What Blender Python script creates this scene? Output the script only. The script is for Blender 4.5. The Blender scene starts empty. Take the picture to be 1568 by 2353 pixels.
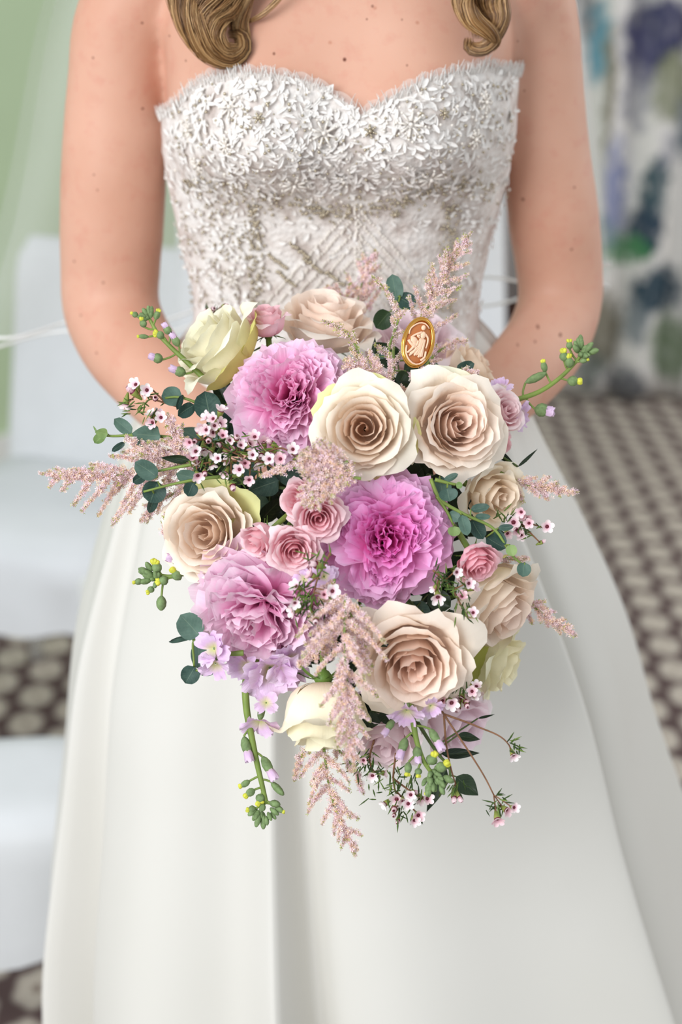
import bpy, math, random
import numpy as np
from mathutils import Vector, Matrix

# ------------------------------------------------------------------ camera
PI = math.pi
W_, H_ = 1568.0, 2353.0
LENS = 55.0
F = LENS / 36.0 * H_
PITCH = math.radians(21.8)
ZC = 1.48
scene = bpy.context.scene
col = scene.collection
CAM = np.array([0.0, 0.0, ZC])
RIGHT = np.array([1.0, 0.0, 0.0])
UP = np.array([0.0, math.sin(PITCH), math.cos(PITCH)])
FWD = np.array([0.0, math.cos(PITCH), -math.sin(PITCH)])

cd = bpy.data.cameras.new('camera')
cam = bpy.data.objects.new('camera', cd)
col.objects.link(cam)
cam.location = CAM
cam.rotation_euler = (PI / 2 - PITCH, 0, 0)
cd.sensor_fit = 'VERTICAL'
cd.sensor_height = 36.0
cd.sensor_width = 24.0
cd.lens = LENS
cd.clip_start = 0.05
cd.dof.use_dof = True
cd.dof.focus_distance = 1.075
cd.dof.aperture_fstop = 3.8
scene.camera = cam

# ------------------------------------------------------------------ world, light, exposure
scene.view_settings.view_transform = 'Standard'
scene.view_settings.look = 'None'
scene.view_settings.gamma = 1.0
scene.view_settings.use_curve_mapping = False
scene.view_settings.exposure = 0.25
world = bpy.data.worlds.new('world')
scene.world = world
world.use_nodes = True
bg = world.node_tree.nodes['Background']
bg.inputs[0].default_value = (0.91, 0.96, 1.0, 1)
bg.inputs[1].default_value = 0.62


def area(name, loc, target, size, power, color):
    l = bpy.data.lights.new(name, 'AREA')
    l.energy = power
    l.color = color
    l.shape = 'RECTANGLE'
    l.size, l.size_y = size
    o = bpy.data.objects.new(name, l)
    col.objects.link(o)
    o.location = loc
    d = Vector(target) - Vector(loc)
    o.rotation_euler = d.to_track_quat('-Z', 'Y').to_euler()
    return o


area('window_daylight', (-1.35, -0.75, 2.1), (0.05, 1.3, 1.0), (1.5, 1.8), 52.0, (0.95, 0.975, 1.0))
area('curtain_fill_light', (2.6, 2.4, 2.1), (0.7, 3.6, 1.0), (1.2, 1.8), 24.0, (1.0, 0.98, 0.95))  # added fill lamp that brightens the curtain


# ------------------------------------------------------------------ helpers
def cp(px, py, D):
    return CAM + FWD * D + RIGHT * ((px - W_ / 2) / F * D) + UP * ((H_ / 2 - py) / F * D)


def wy(px, py, Y):
    d = FWD + RIGHT * ((px - W_ / 2) / F) + UP * ((H_ / 2 - py) / F)
    return CAM + d * (Y / d[1])


def cdir(x, y, z):
    v = RIGHT * x + UP * y - FWD * z
    return v / np.linalg.norm(v)


def lin(c):
    return tuple(((x / 255.0) / 12.92 if x / 255.0 <= 0.04045 else ((x / 255.0 + 0.055) / 1.055) ** 2.4) for x in c)


def rgba(c):
    return lin(c) + (1.0,)


def mixc(a, b, t):
    t = max(0.0, min(1.0, t))
    return tuple(a[i] * (1 - t) + b[i] * t for i in range(3))


def cubic(xs, ys, x):
    xs = np.asarray(xs, float)
    ys = np.asarray(ys, float)
    x = np.clip(np.asarray(x, float), xs[0], xs[-1])
    m = np.gradient(ys, xs)
    i = np.clip(np.searchsorted(xs, x) - 1, 0, len(xs) - 2)
    h = xs[i + 1] - xs[i]
    t = (x - xs[i]) / h
    return ((2 * t**3 - 3 * t**2 + 1) * ys[i] + (t**3 - 2 * t**2 + t) * h * m[i]
            + (-2 * t**3 + 3 * t**2) * ys[i + 1] + (t**3 - t**2) * h * m[i + 1])


def spline(pts, n):
    pts = np.asarray(pts, float)
    if len(pts) == 2:
        t = np.linspace(0, 1, n)[:, None]
        return pts[0] * (1 - t) + pts[1] * t
    d = np.r_[0, np.cumsum(np.maximum(1e-6, np.linalg.norm(np.diff(pts, axis=0), axis=1)))]
    t = np.linspace(0, d[-1], n)
    return np.stack([cubic(d, pts[:, k], t) for k in range(pts.shape[1])], 1)


class MB:
    def __init__(self):
        self.v, self.f, self.uv, self.m, self.n = [], [], [], [], 0

    def add(self, v, f, uv=None, mi=0):
        v = np.asarray(v, float)
        self.v.append(v)
        self.f += [tuple(i + self.n for i in q) for q in f]
        self.m += [mi] * len(f)
        if uv is None:
            uv = np.zeros((len(v), 2))
        self.uv.append(np.asarray(uv, float))
        self.n += len(v)
        return self

    def mesh(self, name, smooth=True):
        me = bpy.data.meshes.new(name)
        v = np.concatenate(self.v) if self.v else np.zeros((0, 3))
        me.from_pydata(v.tolist(), [], self.f)
        uv = np.concatenate(self.uv)
        lay = me.uv_layers.new(name='UVMap')
        idx = np.empty(len(me.loops), dtype=np.int32)
        me.loops.foreach_get('vertex_index', idx)
        lay.data.foreach_set('uv', uv[idx].astype(np.float32).ravel())
        me.polygons.foreach_set('use_smooth', [smooth] * len(me.polygons))
        if any(self.m):
            me.polygons.foreach_set('material_index', self.m)
        me.update()
        return me

    def build(self, name, mats, parent=None, color=None, smooth=True, kind=None):
        me = self.mesh(name, smooth)
        for m in (mats if isinstance(mats, (list, tuple)) else [mats]):
            me.materials.append(m)
        return link(name, me, parent, color, kind)


def link(name, me, parent=None, color=None, kind=None):
    o = bpy.data.objects.new(name, me)
    col.objects.link(o)
    if parent is not None:
        o.parent = parent
    if color is not None:
        o.color = color
    if kind:
        o['kind'] = kind
    return o


def tag(o, label, cat, group=None):
    o['label'] = label
    o['category'] = cat
    if group:
        o['group'] = group
    return o


def empty(name, loc, label=None, cat=None, group=None, mat=None):
    o = bpy.data.objects.new(name, None)
    col.objects.link(o)
    o.empty_display_size = 0.02
    if mat is not None:
        o.matrix_world = mat
    else:
        o.location = loc
    if label:
        tag(o, label, cat, group)
    return o


def frame(z, roll=0.0):
    z = np.asarray(z, float)
    z = z / np.linalg.norm(z)
    a = UP if abs(np.dot(z, UP)) < 0.95 else RIGHT
    x = np.cross(a, z)
    x /= np.linalg.norm(x)
    y = np.cross(z, x)
    c, s = math.cos(roll), math.sin(roll)
    return np.stack([x * c + y * s, -x * s + y * c, z], 1)


def mat4(R, loc, s=1.0):
    M = Matrix.Identity(4)
    for i in range(3):
        for j in range(3):
            M[i][j] = R[i, j] * s
        M[i][3] = loc[i]
    return M


def gridfaces(nu, nv, wrap=False):
    f = []
    for j in range(nv - 1):
        for i in range(nu - 1 if not wrap else nu):
            a = j * nu + i
            b = j * nu + (i + 1) % nu
            f.append((a, b, b + nu, a + nu))
    return f


def tube(path, rad, n=6, cap=True, uvx=0.0):
    path = np.asarray(path, float)
    m = len(path)
    rad = np.full(m, rad) if np.isscalar(rad) else np.asarray(rad, float)
    t = np.gradient(path, axis=0)
    t /= np.maximum(1e-9, np.linalg.norm(t, axis=1))[:, None]
    a = np.array([0, 0, 1.0]) if abs(t[0][2]) < 0.9 else np.array([1.0, 0, 0])
    nrm = np.cross(t[0], a)
    nrm /= np.linalg.norm(nrm)
    V = []
    for k in range(m):
        nrm = nrm - t[k] * np.dot(nrm, t[k])
        nrm /= max(1e-9, np.linalg.norm(nrm))
        b = np.cross(t[k], nrm)
        an = np.arange(n) * 2 * PI / n
        V.append(path[k] + rad[k] * (np.cos(an)[:, None] * nrm + np.sin(an)[:, None] * b))
    v = np.concatenate(V)
    f = gridfaces(n, m, True)
    if cap:
        f.append(tuple(range(n - 1, -1, -1)))
        f.append(tuple((m - 1) * n + i for i in range(n)))
    uv = np.stack([np.full(len(v), uvx), np.repeat(np.linspace(0, 1, m), n)], 1)
    return v, f, uv


def ellipsoid(c, r, nu=8, nv=6, R=None):
    v = [(0, 0, -1)]
    for j in range(1, nv):
        a = -PI / 2 + PI * j / nv
        for i in range(nu):
            b = 2 * PI * i / nu
            v.append((math.cos(a) * math.cos(b), math.cos(a) * math.sin(b), math.sin(a)))
    v.append((0, 0, 1))
    v = np.array(v) * np.asarray(r, float)
    if R is not None:
        v = v @ np.asarray(R).T
    v = v + np.asarray(c)
    f = []
    for i in range(nu):
        f.append((0, 1 + (i + 1) % nu, 1 + i))
        for j in range(nv - 2):
            a = 1 + j * nu
            f.append((a + i, a + (i + 1) % nu, a + nu + (i + 1) % nu, a + nu + i))
        f.append((1 + (nv - 2) * nu + i, 1 + (nv - 2) * nu + (i + 1) % nu, len(v) - 1))
    return v, f


# ------------------------------------------------------------------ materials
class NT:
    def __init__(self, name):
        self.m = bpy.data.materials.new(name)
        self.m.use_nodes = True
        self.t = self.m.node_tree
        self.b = self.t.nodes['Principled BSDF']
        self.out = self.t.nodes['Material Output']

    def n(self, typ, ins=None, **kw):
        nd = self.t.nodes.new(typ)
        for k, v in kw.items():
            setattr(nd, k, v)
        for k, v in (ins or {}).items():
            self.set(nd.inputs[k], v)
        return nd

    def set(self, sock, v):
        if hasattr(v, 'is_output') or isinstance(v, bpy.types.NodeSocket):
            self.t.links.new(v, sock)
        else:
            sock.default_value = v

    def math(self, op, a, b=0.0, c=0.0, clamp=False):
        nd = self.n('ShaderNodeMath', {0: a, 1: b, 2: c}, operation=op, use_clamp=clamp)
        return nd.outputs[0]

    def mix(self, fac, a, b, mode='MIX'):
        nd = self.n('ShaderNodeMix', data_type='RGBA', blend_type=mode)
        self.set(nd.inputs[0], fac)
        self.set(nd.inputs[6], a)
        self.set(nd.inputs[7], b)
        return nd.outputs[2]

    def ramp(self, fac, stops):
        nd = self.n('ShaderNodeValToRGB')
        cr = nd.color_ramp
        while len(cr.elements) < len(stops):
            cr.elements.new(0.5)
        for e, (p, c) in zip(cr.elements, stops):
            e.position = p
            e.color = c if len(c) == 4 else tuple(c) + (1,)
        self.set(nd.inputs[0], fac)
        return nd.outputs[0]

    def noise(self, scale, detail=3.0, vec=None, rough=0.55):
        nd = self.n('ShaderNodeTexNoise', {'Scale': scale, 'Detail': detail, 'Roughness': rough})
        if vec is not None:
            self.set(nd.inputs['Vector'], vec)
        return nd.outputs[0]

    def bump(self, h, strength=0.3, dist=0.001):
        nd = self.n('ShaderNodeBump', {'Strength': strength, 'Distance': dist, 'Height': h})
        self.t.links.new(nd.outputs[0], self.b.inputs['Normal'])

    def base(self, c):
        self.set(self.b.inputs['Base Color'], c)

    def translucent(self, colr, w):
        tr = self.n('ShaderNodeBsdfTranslucent')
        self.set(tr.inputs[0], colr)
        mx = self.n('ShaderNodeMixShader', {0: w})
        self.t.links.new(self.b.outputs[0], mx.inputs[1])
        self.t.links.new(tr.outputs[0], mx.inputs[2])
        self.t.links.new(mx.outputs[0], self.out.inputs[0])


def plain(name, c, rough=0.6, var=0.12, scale=60.0, metal=0.0, spec=0.35, bump=0.0, bscale=None):
    k = NT(name)
    tc = k.n('ShaderNodeTexCoord').outputs['Object']
    n = k.noise(scale, 3, tc)
    a = tuple(x * (1 - var) for x in lin(c)) + (1,)
    b = tuple(min(1, x * (1 + var)) for x in lin(c)) + (1,)
    k.base(k.ramp(n, [(0.3, a), (0.7, b)]))
    k.b.inputs['Roughness'].default_value = rough
    k.b.inputs['Metallic'].default_value = metal
    k.b.inputs['Specular IOR Level'].default_value = spec
    if bump:
        k.bump(k.noise(bscale or scale * 3, 4, tc), bump, 0.001)
    return k.m


def petal_mat(name, base, mid, rim, trans=0.3, vein=0.25, rough=0.55):
    """colour along the petal (UV v) multiplied by the petal's own tint"""
    k = NT(name)
    uv = k.n('ShaderNodeUVMap').outputs[0]
    sp = k.n('ShaderNodeSeparateXYZ', {0: uv})
    oi = k.n('ShaderNodeObjectInfo')
    v = sp.outputs[1]
    tcv = k.n('ShaderNodeVectorMath', {0: uv, 1: (26.0, 2.2, 1.0)}, operation='MULTIPLY').outputs[0]
    rv = k.n('ShaderNodeCombineXYZ', {2: k.math('MULTIPLY', oi.outputs['Random'], 40.0)}).outputs[0]
    vv = k.n('ShaderNodeVectorMath', {0: tcv, 1: rv}, operation='ADD').outputs[0]
    ns = k.noise(1.0, 3.0, vv)
    blot = k.noise(3.0, 2.0, k.n('ShaderNodeVectorMath', {0: uv, 1: rv}, operation='ADD').outputs[0])
    ve = k.math('ADD', v, k.math('MULTIPLY', k.math('SUBTRACT', ns, 0.5), 0.22))
    c = k.ramp(ve, [(0.0, rgba(base)), (0.55, rgba(mid)), (0.97, rgba(rim))])
    c = k.mix(1.0, c, oi.outputs['Color'], 'MULTIPLY')
    g = k.math('ADD', 0.90, k.math('MULTIPLY', blot, 0.2))
    gg = k.n('ShaderNodeCombineXYZ', {0: g, 1: g, 2: g}).outputs[0]
    c = k.mix(1.0, c, gg, 'MULTIPLY')
    k.base(c)
    k.b.inputs['Roughness'].default_value = rough
    k.b.inputs['Specular IOR Level'].default_value = 0.25
    k.bump(ns, vein, 0.0008)
    k.translucent(c, trans)
    return k.m


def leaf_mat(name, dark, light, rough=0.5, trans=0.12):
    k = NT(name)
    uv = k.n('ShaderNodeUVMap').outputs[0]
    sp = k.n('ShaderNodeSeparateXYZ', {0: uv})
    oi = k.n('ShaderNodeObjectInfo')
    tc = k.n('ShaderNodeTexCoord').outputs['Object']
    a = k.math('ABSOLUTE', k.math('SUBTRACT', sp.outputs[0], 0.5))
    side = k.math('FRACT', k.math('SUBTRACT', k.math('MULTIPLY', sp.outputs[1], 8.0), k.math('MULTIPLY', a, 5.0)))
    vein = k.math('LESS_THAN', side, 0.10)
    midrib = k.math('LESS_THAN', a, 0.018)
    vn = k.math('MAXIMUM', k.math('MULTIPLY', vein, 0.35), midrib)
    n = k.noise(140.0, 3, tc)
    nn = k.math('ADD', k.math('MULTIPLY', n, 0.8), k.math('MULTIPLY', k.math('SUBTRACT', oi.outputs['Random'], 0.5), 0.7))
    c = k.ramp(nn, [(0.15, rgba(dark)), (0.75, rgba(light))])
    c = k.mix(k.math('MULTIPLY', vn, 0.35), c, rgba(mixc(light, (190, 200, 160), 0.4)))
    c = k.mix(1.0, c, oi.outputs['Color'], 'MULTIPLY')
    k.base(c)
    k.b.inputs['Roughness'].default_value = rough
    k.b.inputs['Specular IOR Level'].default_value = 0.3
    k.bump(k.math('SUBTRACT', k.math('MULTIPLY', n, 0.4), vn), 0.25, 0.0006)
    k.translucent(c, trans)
    return k.m


def uvrand_mat(name, stops, rough=0.6, trans=0.2):
    """colour picked by the random value each tiny piece carries in UV x"""
    k = NT(name)
    uv = k.n('ShaderNodeUVMap').outputs[0]
    sp = k.n('ShaderNodeSeparateXYZ', {0: uv})
    c = k.ramp(sp.outputs[0], [(p, rgba(q)) for p, q in stops])
    k.base(c)
    k.b.inputs['Roughness'].default_value = rough
    k.b.inputs['Specular IOR Level'].default_value = 0.25
    if trans:
        k.translucent(c, trans)
    return k.m


M = {}
M['rose'] = petal_mat('rose_petal', (252, 236, 224), (255, 252, 248), (255, 255, 252), 0.2)
M['spray'] = petal_mat('spray_rose_petal', (250, 190, 204), (255, 232, 236), (255, 250, 250), 0.22)
M['peony'] = petal_mat('peony_petal', (238, 96, 186), (254, 190, 228), (255, 240, 250), 0.26, 0.3)
M['peony_light'] = petal_mat('pale_peony_petal', (255, 160, 210), (255, 202, 232), (255, 240, 249), 0.2, 0.3)
M['stock'] = petal_mat('stock_petal', (220, 226, 150), (232, 202, 232), (243, 222, 243), 0.2, 0.4)
M['green'] = plain('calyx_green', (98, 128, 54), 0.5, 0.25, 120)
M['stem'] = plain('stem_green', (120, 140, 66), 0.45, 0.2, 60)
M['darkstem'] = plain('stem_dark_green', (78, 96, 48), 0.5, 0.25, 60)
M['twig'] = plain('brown_twig', (126, 88, 62), 0.7, 0.25, 200)
M['bud'] = plain('grey_green_bud', (118, 140, 92), 0.7, 0.25, 300, bump=0.3)
M['yellow'] = plain('yellow_green_bud_tip', (205, 205, 70), 0.55, 0.2, 300)
M['euc'] = leaf_mat('eucalyptus_leaf', (48, 74, 66), (96, 124, 110), 0.5)
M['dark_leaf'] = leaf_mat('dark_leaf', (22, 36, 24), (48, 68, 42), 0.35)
M['lime_leaf'] = leaf_mat('young_leaf', (96, 124, 66), (142, 166, 104), 0.5)
M['needle'] = uvrand_mat('needle_leaf', [(0, (40, 62, 28)), (0.6, (78, 104, 44)), (1, (116, 140, 62))], 0.45, 0.1)
M['astilbe'] = uvrand_mat('astilbe_floret', [(0.0, (250, 214, 170)), (0.25, (254, 232, 222)), (0.6, (250, 226, 232)), (0.84, (236, 206, 226)), (0.9, (196, 200, 100)), (1.0, (170, 180, 84))], 0.6, 0.15)
M['wax'] = petal_mat('wax_flower_petal', (236, 190, 204), (255, 246, 244), (255, 252, 250), 0.12, 0.2, 0.4)
M['waxcup'] = uvrand_mat('wax_flower_cup', [(0.0, (116, 132, 54)), (0.45, (150, 158, 84)), (0.6, (120, 40, 56)), (1.0, (88, 26, 40))], 0.4, 0.0)
M['gold'] = plain('polished_gold', (226, 170, 84), 0.16, 0.08, 300, metal=1.0)
M['amber'] = plain('amber_shell', (190, 116, 66), 0.25, 0.15, 160)
M['cameo'] = plain('carved_pale_shell', (250, 208, 176), 0.4, 0.06, 200, bump=0.15)
M['white_cover'] = plain('white_chair_cover', (222, 223, 225), 0.8, 0.03, 8, bump=0.15, bscale=700)
M['ribbon'] = plain('ivory_ribbon', (238, 230, 218), 0.4, 0.04, 40)
M['cord'] = plain('white_veil_cord', (244, 242, 240), 0.6, 0.03, 200)
M['wood'] = plain('dark_brown_wood', (74, 44, 36), 0.45, 0.3, 9)
M['skirting'] = plain('white_paint', (225, 225, 220), 0.5, 0.03, 10)


def skin_material(moles):
    k = NT('skin')
    tc = k.n('ShaderNodeTexCoord').outputs['Object']
    n1 = k.noise(9.0, 3, tc)
    n2 = k.noise(70.0, 4, tc)
    c = k.ramp(n1, [(0.3, rgba((206, 154, 130))), (0.7, rgba((218, 170, 147)))])
    c = k.mix(k.math('MULTIPLY', k.ramp(n2, [(0.52, (0, 0, 0)), (0.75, (1, 1, 1))]), 0.35), c, rgba((204, 134, 116)))
    # scattered freckles
    vo = k.n('ShaderNodeTexVoronoi', {'Vector': tc, 'Scale': 34.0})
    pick = k.math('GREATER_THAN', k.n('ShaderNodeSeparateColor', {0: vo.outputs['Color']}).outputs[0], 0.7)
    dot = k.math('MULTIPLY', k.math('SUBTRACT', 1.0, k.math('DIVIDE', vo.outputs['Distance'], 0.075), clamp=True), pick)
    c = k.mix(k.math('MULTIPLY', dot, 0.75), c, rgba((176, 104, 76)))
    flat = k.n('ShaderNodeVectorMath', {0: tc, 1: (1, 0, 1)}, operation='MULTIPLY').outputs[0]
    for (x, z, r, s) in moles:
        d = k.n('ShaderNodeVectorMath', {0: flat, 1: (x, 0, z)}, operation='DISTANCE').outputs['Value']
        f = k.math('MULTIPLY', k.math('SUBTRACT', 1.6, k.math('DIVIDE', d, r), clamp=True), s)
        c = k.mix(f, c, rgba((112, 58, 40)))
    k.base(c)
    k.b.inputs['Roughness'].default_value = 0.5
    k.b.inputs['Specular IOR Level'].default_value = 0.35
    k.b.inputs['Subsurface Weight'].default_value = 0.12
    k.b.inputs['Subsurface Radius'].default_value = (0.012, 0.005, 0.003)
    k.b.inputs['Subsurface Scale'].default_value = 1.0
    k.bump(k.noise(420.0, 3, tc), 0.12, 0.0006)
    return k.m


def carpet_material():
    k = NT('patterned_carpet')
    tc = k.n('ShaderNodeTexCoord').outputs['Object']
    sp = k.n('ShaderNodeSeparateXYZ', {0: tc})
    A, B = 0.080, 0.110
    xx = k.math('DIVIDE', k.math('ADD', sp.outputs[0], 8.0), A)
    sh = k.math('MULTIPLY', k.math('MODULO', k.math('FLOOR', xx), 2.0), 0.5)
    yy = k.math('ADD', k.math('DIVIDE', k.math('ADD', sp.outputs[1], 8.0), B), sh)
    fx = k.math('SUBTRACT', k.math('FRACT', xx), 0.5)
    fy = k.math('SUBTRACT', k.math('FRACT', yy), 0.5)
    d = k.math('SQRT', k.math('ADD', k.math('POWER', k.math('ABSOLUTE', fx), 2.0), k.math('MULTIPLY', k.math('POWER', k.math('ABSOLUTE', fy), 2.0), 1.05)))
    ang = k.math('ARCTAN2', fy, fx)
    d2 = k.math('ADD', d, k.math('MULTIPLY', k.math('COSINE', k.math('MULTIPLY', ang, 6.0)), 0.025))
    n = k.noise(160.0, 3, tc)
    c = k.ramp(d2, [(0.0, rgba((150, 132, 122))), (0.07, rgba((150, 132, 122))), (0.12, rgba((222, 212, 198))), (0.35, rgba((208, 197, 185))), (0.46, rgba((92, 75, 75))), (1.0, rgba((84, 68, 69)))])
    c = k.mix(k.math('MULTIPLY', n, 0.35), c, rgba((120, 104, 98)))
    k.base(c)
    k.b.inputs['Roughness'].default_value = 0.95
    k.b.inputs['Specular IOR Level'].default_value = 0.1
    k.bump(n, 0.4, 0.004)
    return k.m


def satin_material():
    k = NT('ivory_satin')
    tc = k.n('ShaderNodeTexCoord').outputs['Object']
    n = k.noise(5.0, 2, tc)
    c = k.ramp(n, [(0.3, rgba((214, 211, 203))), (0.7, rgba((218, 215, 208)))])
    k.base(c)
    k.b.inputs['Roughness'].default_value = 0.48
    k.b.inputs['Specular IOR Level'].default_value = 0.35
    k.b.inputs['Sheen Weight'].default_value = 0.15
    sc = k.n('ShaderNodeVectorMath', {0: tc, 1: (1.0, 1.0, 6.0)}, operation='MULTIPLY').outputs[0]
    k.bump(k.noise(500.0, 2, sc), 0.06, 0.0005)
    return k.m


def lace_material():
    k = NT('ivory_lace')
    tc = k.n('ShaderNodeTexCoord').outputs['Object']
    n = k.noise(55.0, 4, tc)
    c = k.ramp(n, [(0.30, rgba((196, 182, 174))), (0.48, rgba((226, 218, 212))), (0.72, rgba((238, 234, 230)))])
    k.base(c)
    k.b.inputs['Roughness'].default_value = 0.6
    k.b.inputs['Specular IOR Level'].default_value = 0.3
    v = k.n('ShaderNodeTexVoronoi', {'Vector': tc, 'Scale': 210.0})
    h = k.math('ADD', k.math('MULTIPLY', v.outputs['Distance'], 0.6), k.noise(120.0, 4, tc))
    k.bump(h, 0.55, 0.003)
    return k.m


def sheer_material(name, c, a):
    k = NT(name)
    tc = k.n('ShaderNodeTexCoord').outputs['Object']
    n = k.noise(14.0, 2, tc)
    k.base(rgba(c))
    k.b.inputs['Roughness'].default_value = 0.8
    tr = k.n('ShaderNodeBsdfTransparent')
    fac = k.math('ADD', a * 0.8, k.math('MULTIPLY', n, a * 0.4))
    tl = k.n('ShaderNodeBsdfTranslucent')
    tl.inputs[0].default_value = rgba(c)
    m0 = k.n('ShaderNodeMixShader', {0: 0.5})
    k.t.links.new(k.b.outputs[0], m0.inputs[1])
    k.t.links.new(tl.outputs[0], m0.inputs[2])
    mx = k.n('ShaderNodeMixShader', {0: fac})
    k.t.links.new(tr.outputs[0], mx.inputs[1])
    k.t.links.new(m0.outputs[0], mx.inputs[2])
    k.t.links.new(mx.outputs[0], k.out.inputs[0])
    return k.m


def curtain_material(blobs):
    k = NT('floral_print_cotton')
    tc = k.n('ShaderNodeTexCoord').outputs['Object']
    wob = k.n('ShaderNodeTexNoise', {'Vector': tc, 'Scale': 26.0, 'Detail': 4.0}).outputs['Color']
    w2 = k.n('ShaderNodeVectorMath', {0: wob, 1: (0.5, 0.5, 0.5)}, operation='SUBTRACT').outputs[0]
    w3 = k.n('ShaderNodeVectorMath', {0: w2, 1: (0.10, 0.0, 0.14)}, operation='MULTIPLY').outputs[0]
    p = k.n('ShaderNodeVectorMath', {0: tc, 1: w3}, operation='ADD').outputs[0]
    n = k.noise(30.0, 3, tc)
    c = rgba((244, 241, 237))
    for (x, z, rx, rz, cc, st) in blobs:
        q = k.n('ShaderNodeVectorMath', {0: p, 1: (x, 0, z)}, operation='SUBTRACT').outputs[0]
        q = k.n('ShaderNodeVectorMath', {0: q, 1: (1 / rx, 0, 1 / rz)}, operation='MULTIPLY').outputs[0]
        d = k.n('ShaderNodeVectorMath', {0: q}, operation='LENGTH').outputs['Value']
        f = k.math('MULTIPLY', k.math('MULTIPLY', k.math('SUBTRACT', 1.25, d, clamp=True), 2.2, clamp=True), st)
        f = k.math('MULTIPLY', f, k.math('ADD', 0.55, k.math('MULTIPLY', n, 0.8), clamp=True), clamp=True)
        c = k.mix(f, c, rgba(cc))
    k.base(c)
    k.b.inputs['Roughness'].default_value = 0.85
    k.b.inputs['Specular IOR Level'].default_value = 0.15
    k.translucent(c, 0.2)
    return k.m


def hair_material():
    k = NT('dark_blonde_hair')
    uv = k.n('ShaderNodeUVMap').outputs[0]
    sp = k.n('ShaderNodeSeparateXYZ', {0: uv})
    c = k.ramp(sp.outputs[0], [(0.0, rgba((88, 56, 30))), (0.45, rgba((160, 116, 68))), (1.0, rgba((226, 186, 132)))])
    k.base(c)
    k.b.inputs['Roughness'].default_value = 0.38
    k.b.inputs['Specular IOR Level'].default_value = 0.5
    return k.m


M['satin'] = satin_material()
M['lace'] = lace_material()
M['organza'] = sheer_material('organza_trim', (250, 246, 242), 0.5)
M['veil'] = sheer_material('sheer_tulle_veil', (244, 244, 244), 0.16)
M['hair'] = hair_material()
M['pearl'] = plain('pearl_bead', (240, 232, 222), 0.2, 0.05, 300, spec=0.6)
M['crystal'] = plain('silver_bead', (186, 174, 152), 0.2, 0.25, 500, metal=0.75)
M['appl'] = plain('organza_petal', (236, 231, 226), 0.55, 0.04, 200)

# ------------------------------------------------------------------ the setting
def floor_pt(px, py):
    d = FWD + RIGHT * ((px - W_ / 2) / F) + UP * ((H_ / 2 - py) / F)
    return CAM + d * (-ZC / d[2])


def structure(o):
    o['kind'] = 'structure'
    return o


mb = MB()
mb.add([(-3, -1, 0), (3, -1, 0), (3, 5.2, 0), (-3, 5.2, 0), (-3, -1, -0.05), (3, -1, -0.05), (3, 5.2, -0.05), (-3, 5.2, -0.05)],
       [(0, 1, 2, 3), (7, 6, 5, 4), (0, 4, 5, 1), (1, 5, 6, 2), (2, 6, 7, 3), (3, 7, 4, 0)])
fl = structure(mb.build('floor', carpet_material(), smooth=False))
fl['label'] = 'carpet with pale honeycomb medallions on brown ground'


def slab(name, p0, p1, z0, z1, th, mat, parent=None):
    p0 = np.array(p0, float)
    p1 = np.array(p1, float)
    d = (p1 - p0) / np.linalg.norm(p1 - p0)
    n = np.array([-d[1], d[0]]) * th
    v = []
    for z in (z0, z1):
        for q in (p0, p1, p1 + n, p0 + n):
            v.append((q[0], q[1], z))
    return MB().add(v, [(3, 2, 1, 0), (4, 5, 6, 7), (0, 1, 5, 4), (1, 2, 6, 5), (2, 3, 7, 6), (3, 0, 4, 7)]).build(name, mat, parent, smooth=False)


M['wall'] = plain('pale_green_paint', (182, 200, 164), 0.85, 0.03, 3)
M['wall2'] = plain('cream_paint', (222, 216, 204), 0.85, 0.03, 3)
structure(slab('wall_left', (-2.6, 2.6), (0.25, 4.95), 0, 2.7, 0.1, M['wall']))
structure(slab('wall_back', (0.25, 4.95), (3.0, 4.95), 0, 2.7, 0.1, M['wall2']))
structure(slab('baseboard_left', (-2.6, 2.58), (0.25, 4.93), 0, 0.11, 0.02, M['skirting']))
structure(slab('baseboard_back', (0.25, 4.93), (3.0, 4.93), 0, 0.11, 0.02, M['skirting']))
# dark wooden door standing behind the bride
dr = empty('door_1', (0.55, 4.9, 0))
dr['kind'] = 'structure'
def boxat(name, x0, x1, y0, y1, z0, z1, mat, parent, org=(0, 0, 0)):
    v = [(x, y, z) for z in (z0, z1) for (x, y) in ((x0, y0), (x1, y0), (x1, y1), (x0, y1))]
    v = np.array(v) - np.array(org)
    return MB().add(v, [(3, 2, 1, 0), (4, 5, 6, 7), (0, 1, 5, 4), (1, 2, 6, 5), (2, 3, 7, 6), (3, 0, 4, 7)]).build(name, mat, parent, smooth=False)
DO = (0.55, 4.9, 0)
boxat('door_leaf', 0.30, 0.72, 4.86, 4.91, 0.0, 2.0, M['wood'], dr, DO)
for (a, b) in ((0.12, 0.85), (1.0, 1.85)):
    boxat('panel', 0.36, 0.66, 4.845, 4.862, a, b, M['wood'], dr, DO)
boxat('door_handle', 0.325, 0.345, 4.82, 4.85, 0.92, 1.05, M['gold'], dr, DO)

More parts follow.
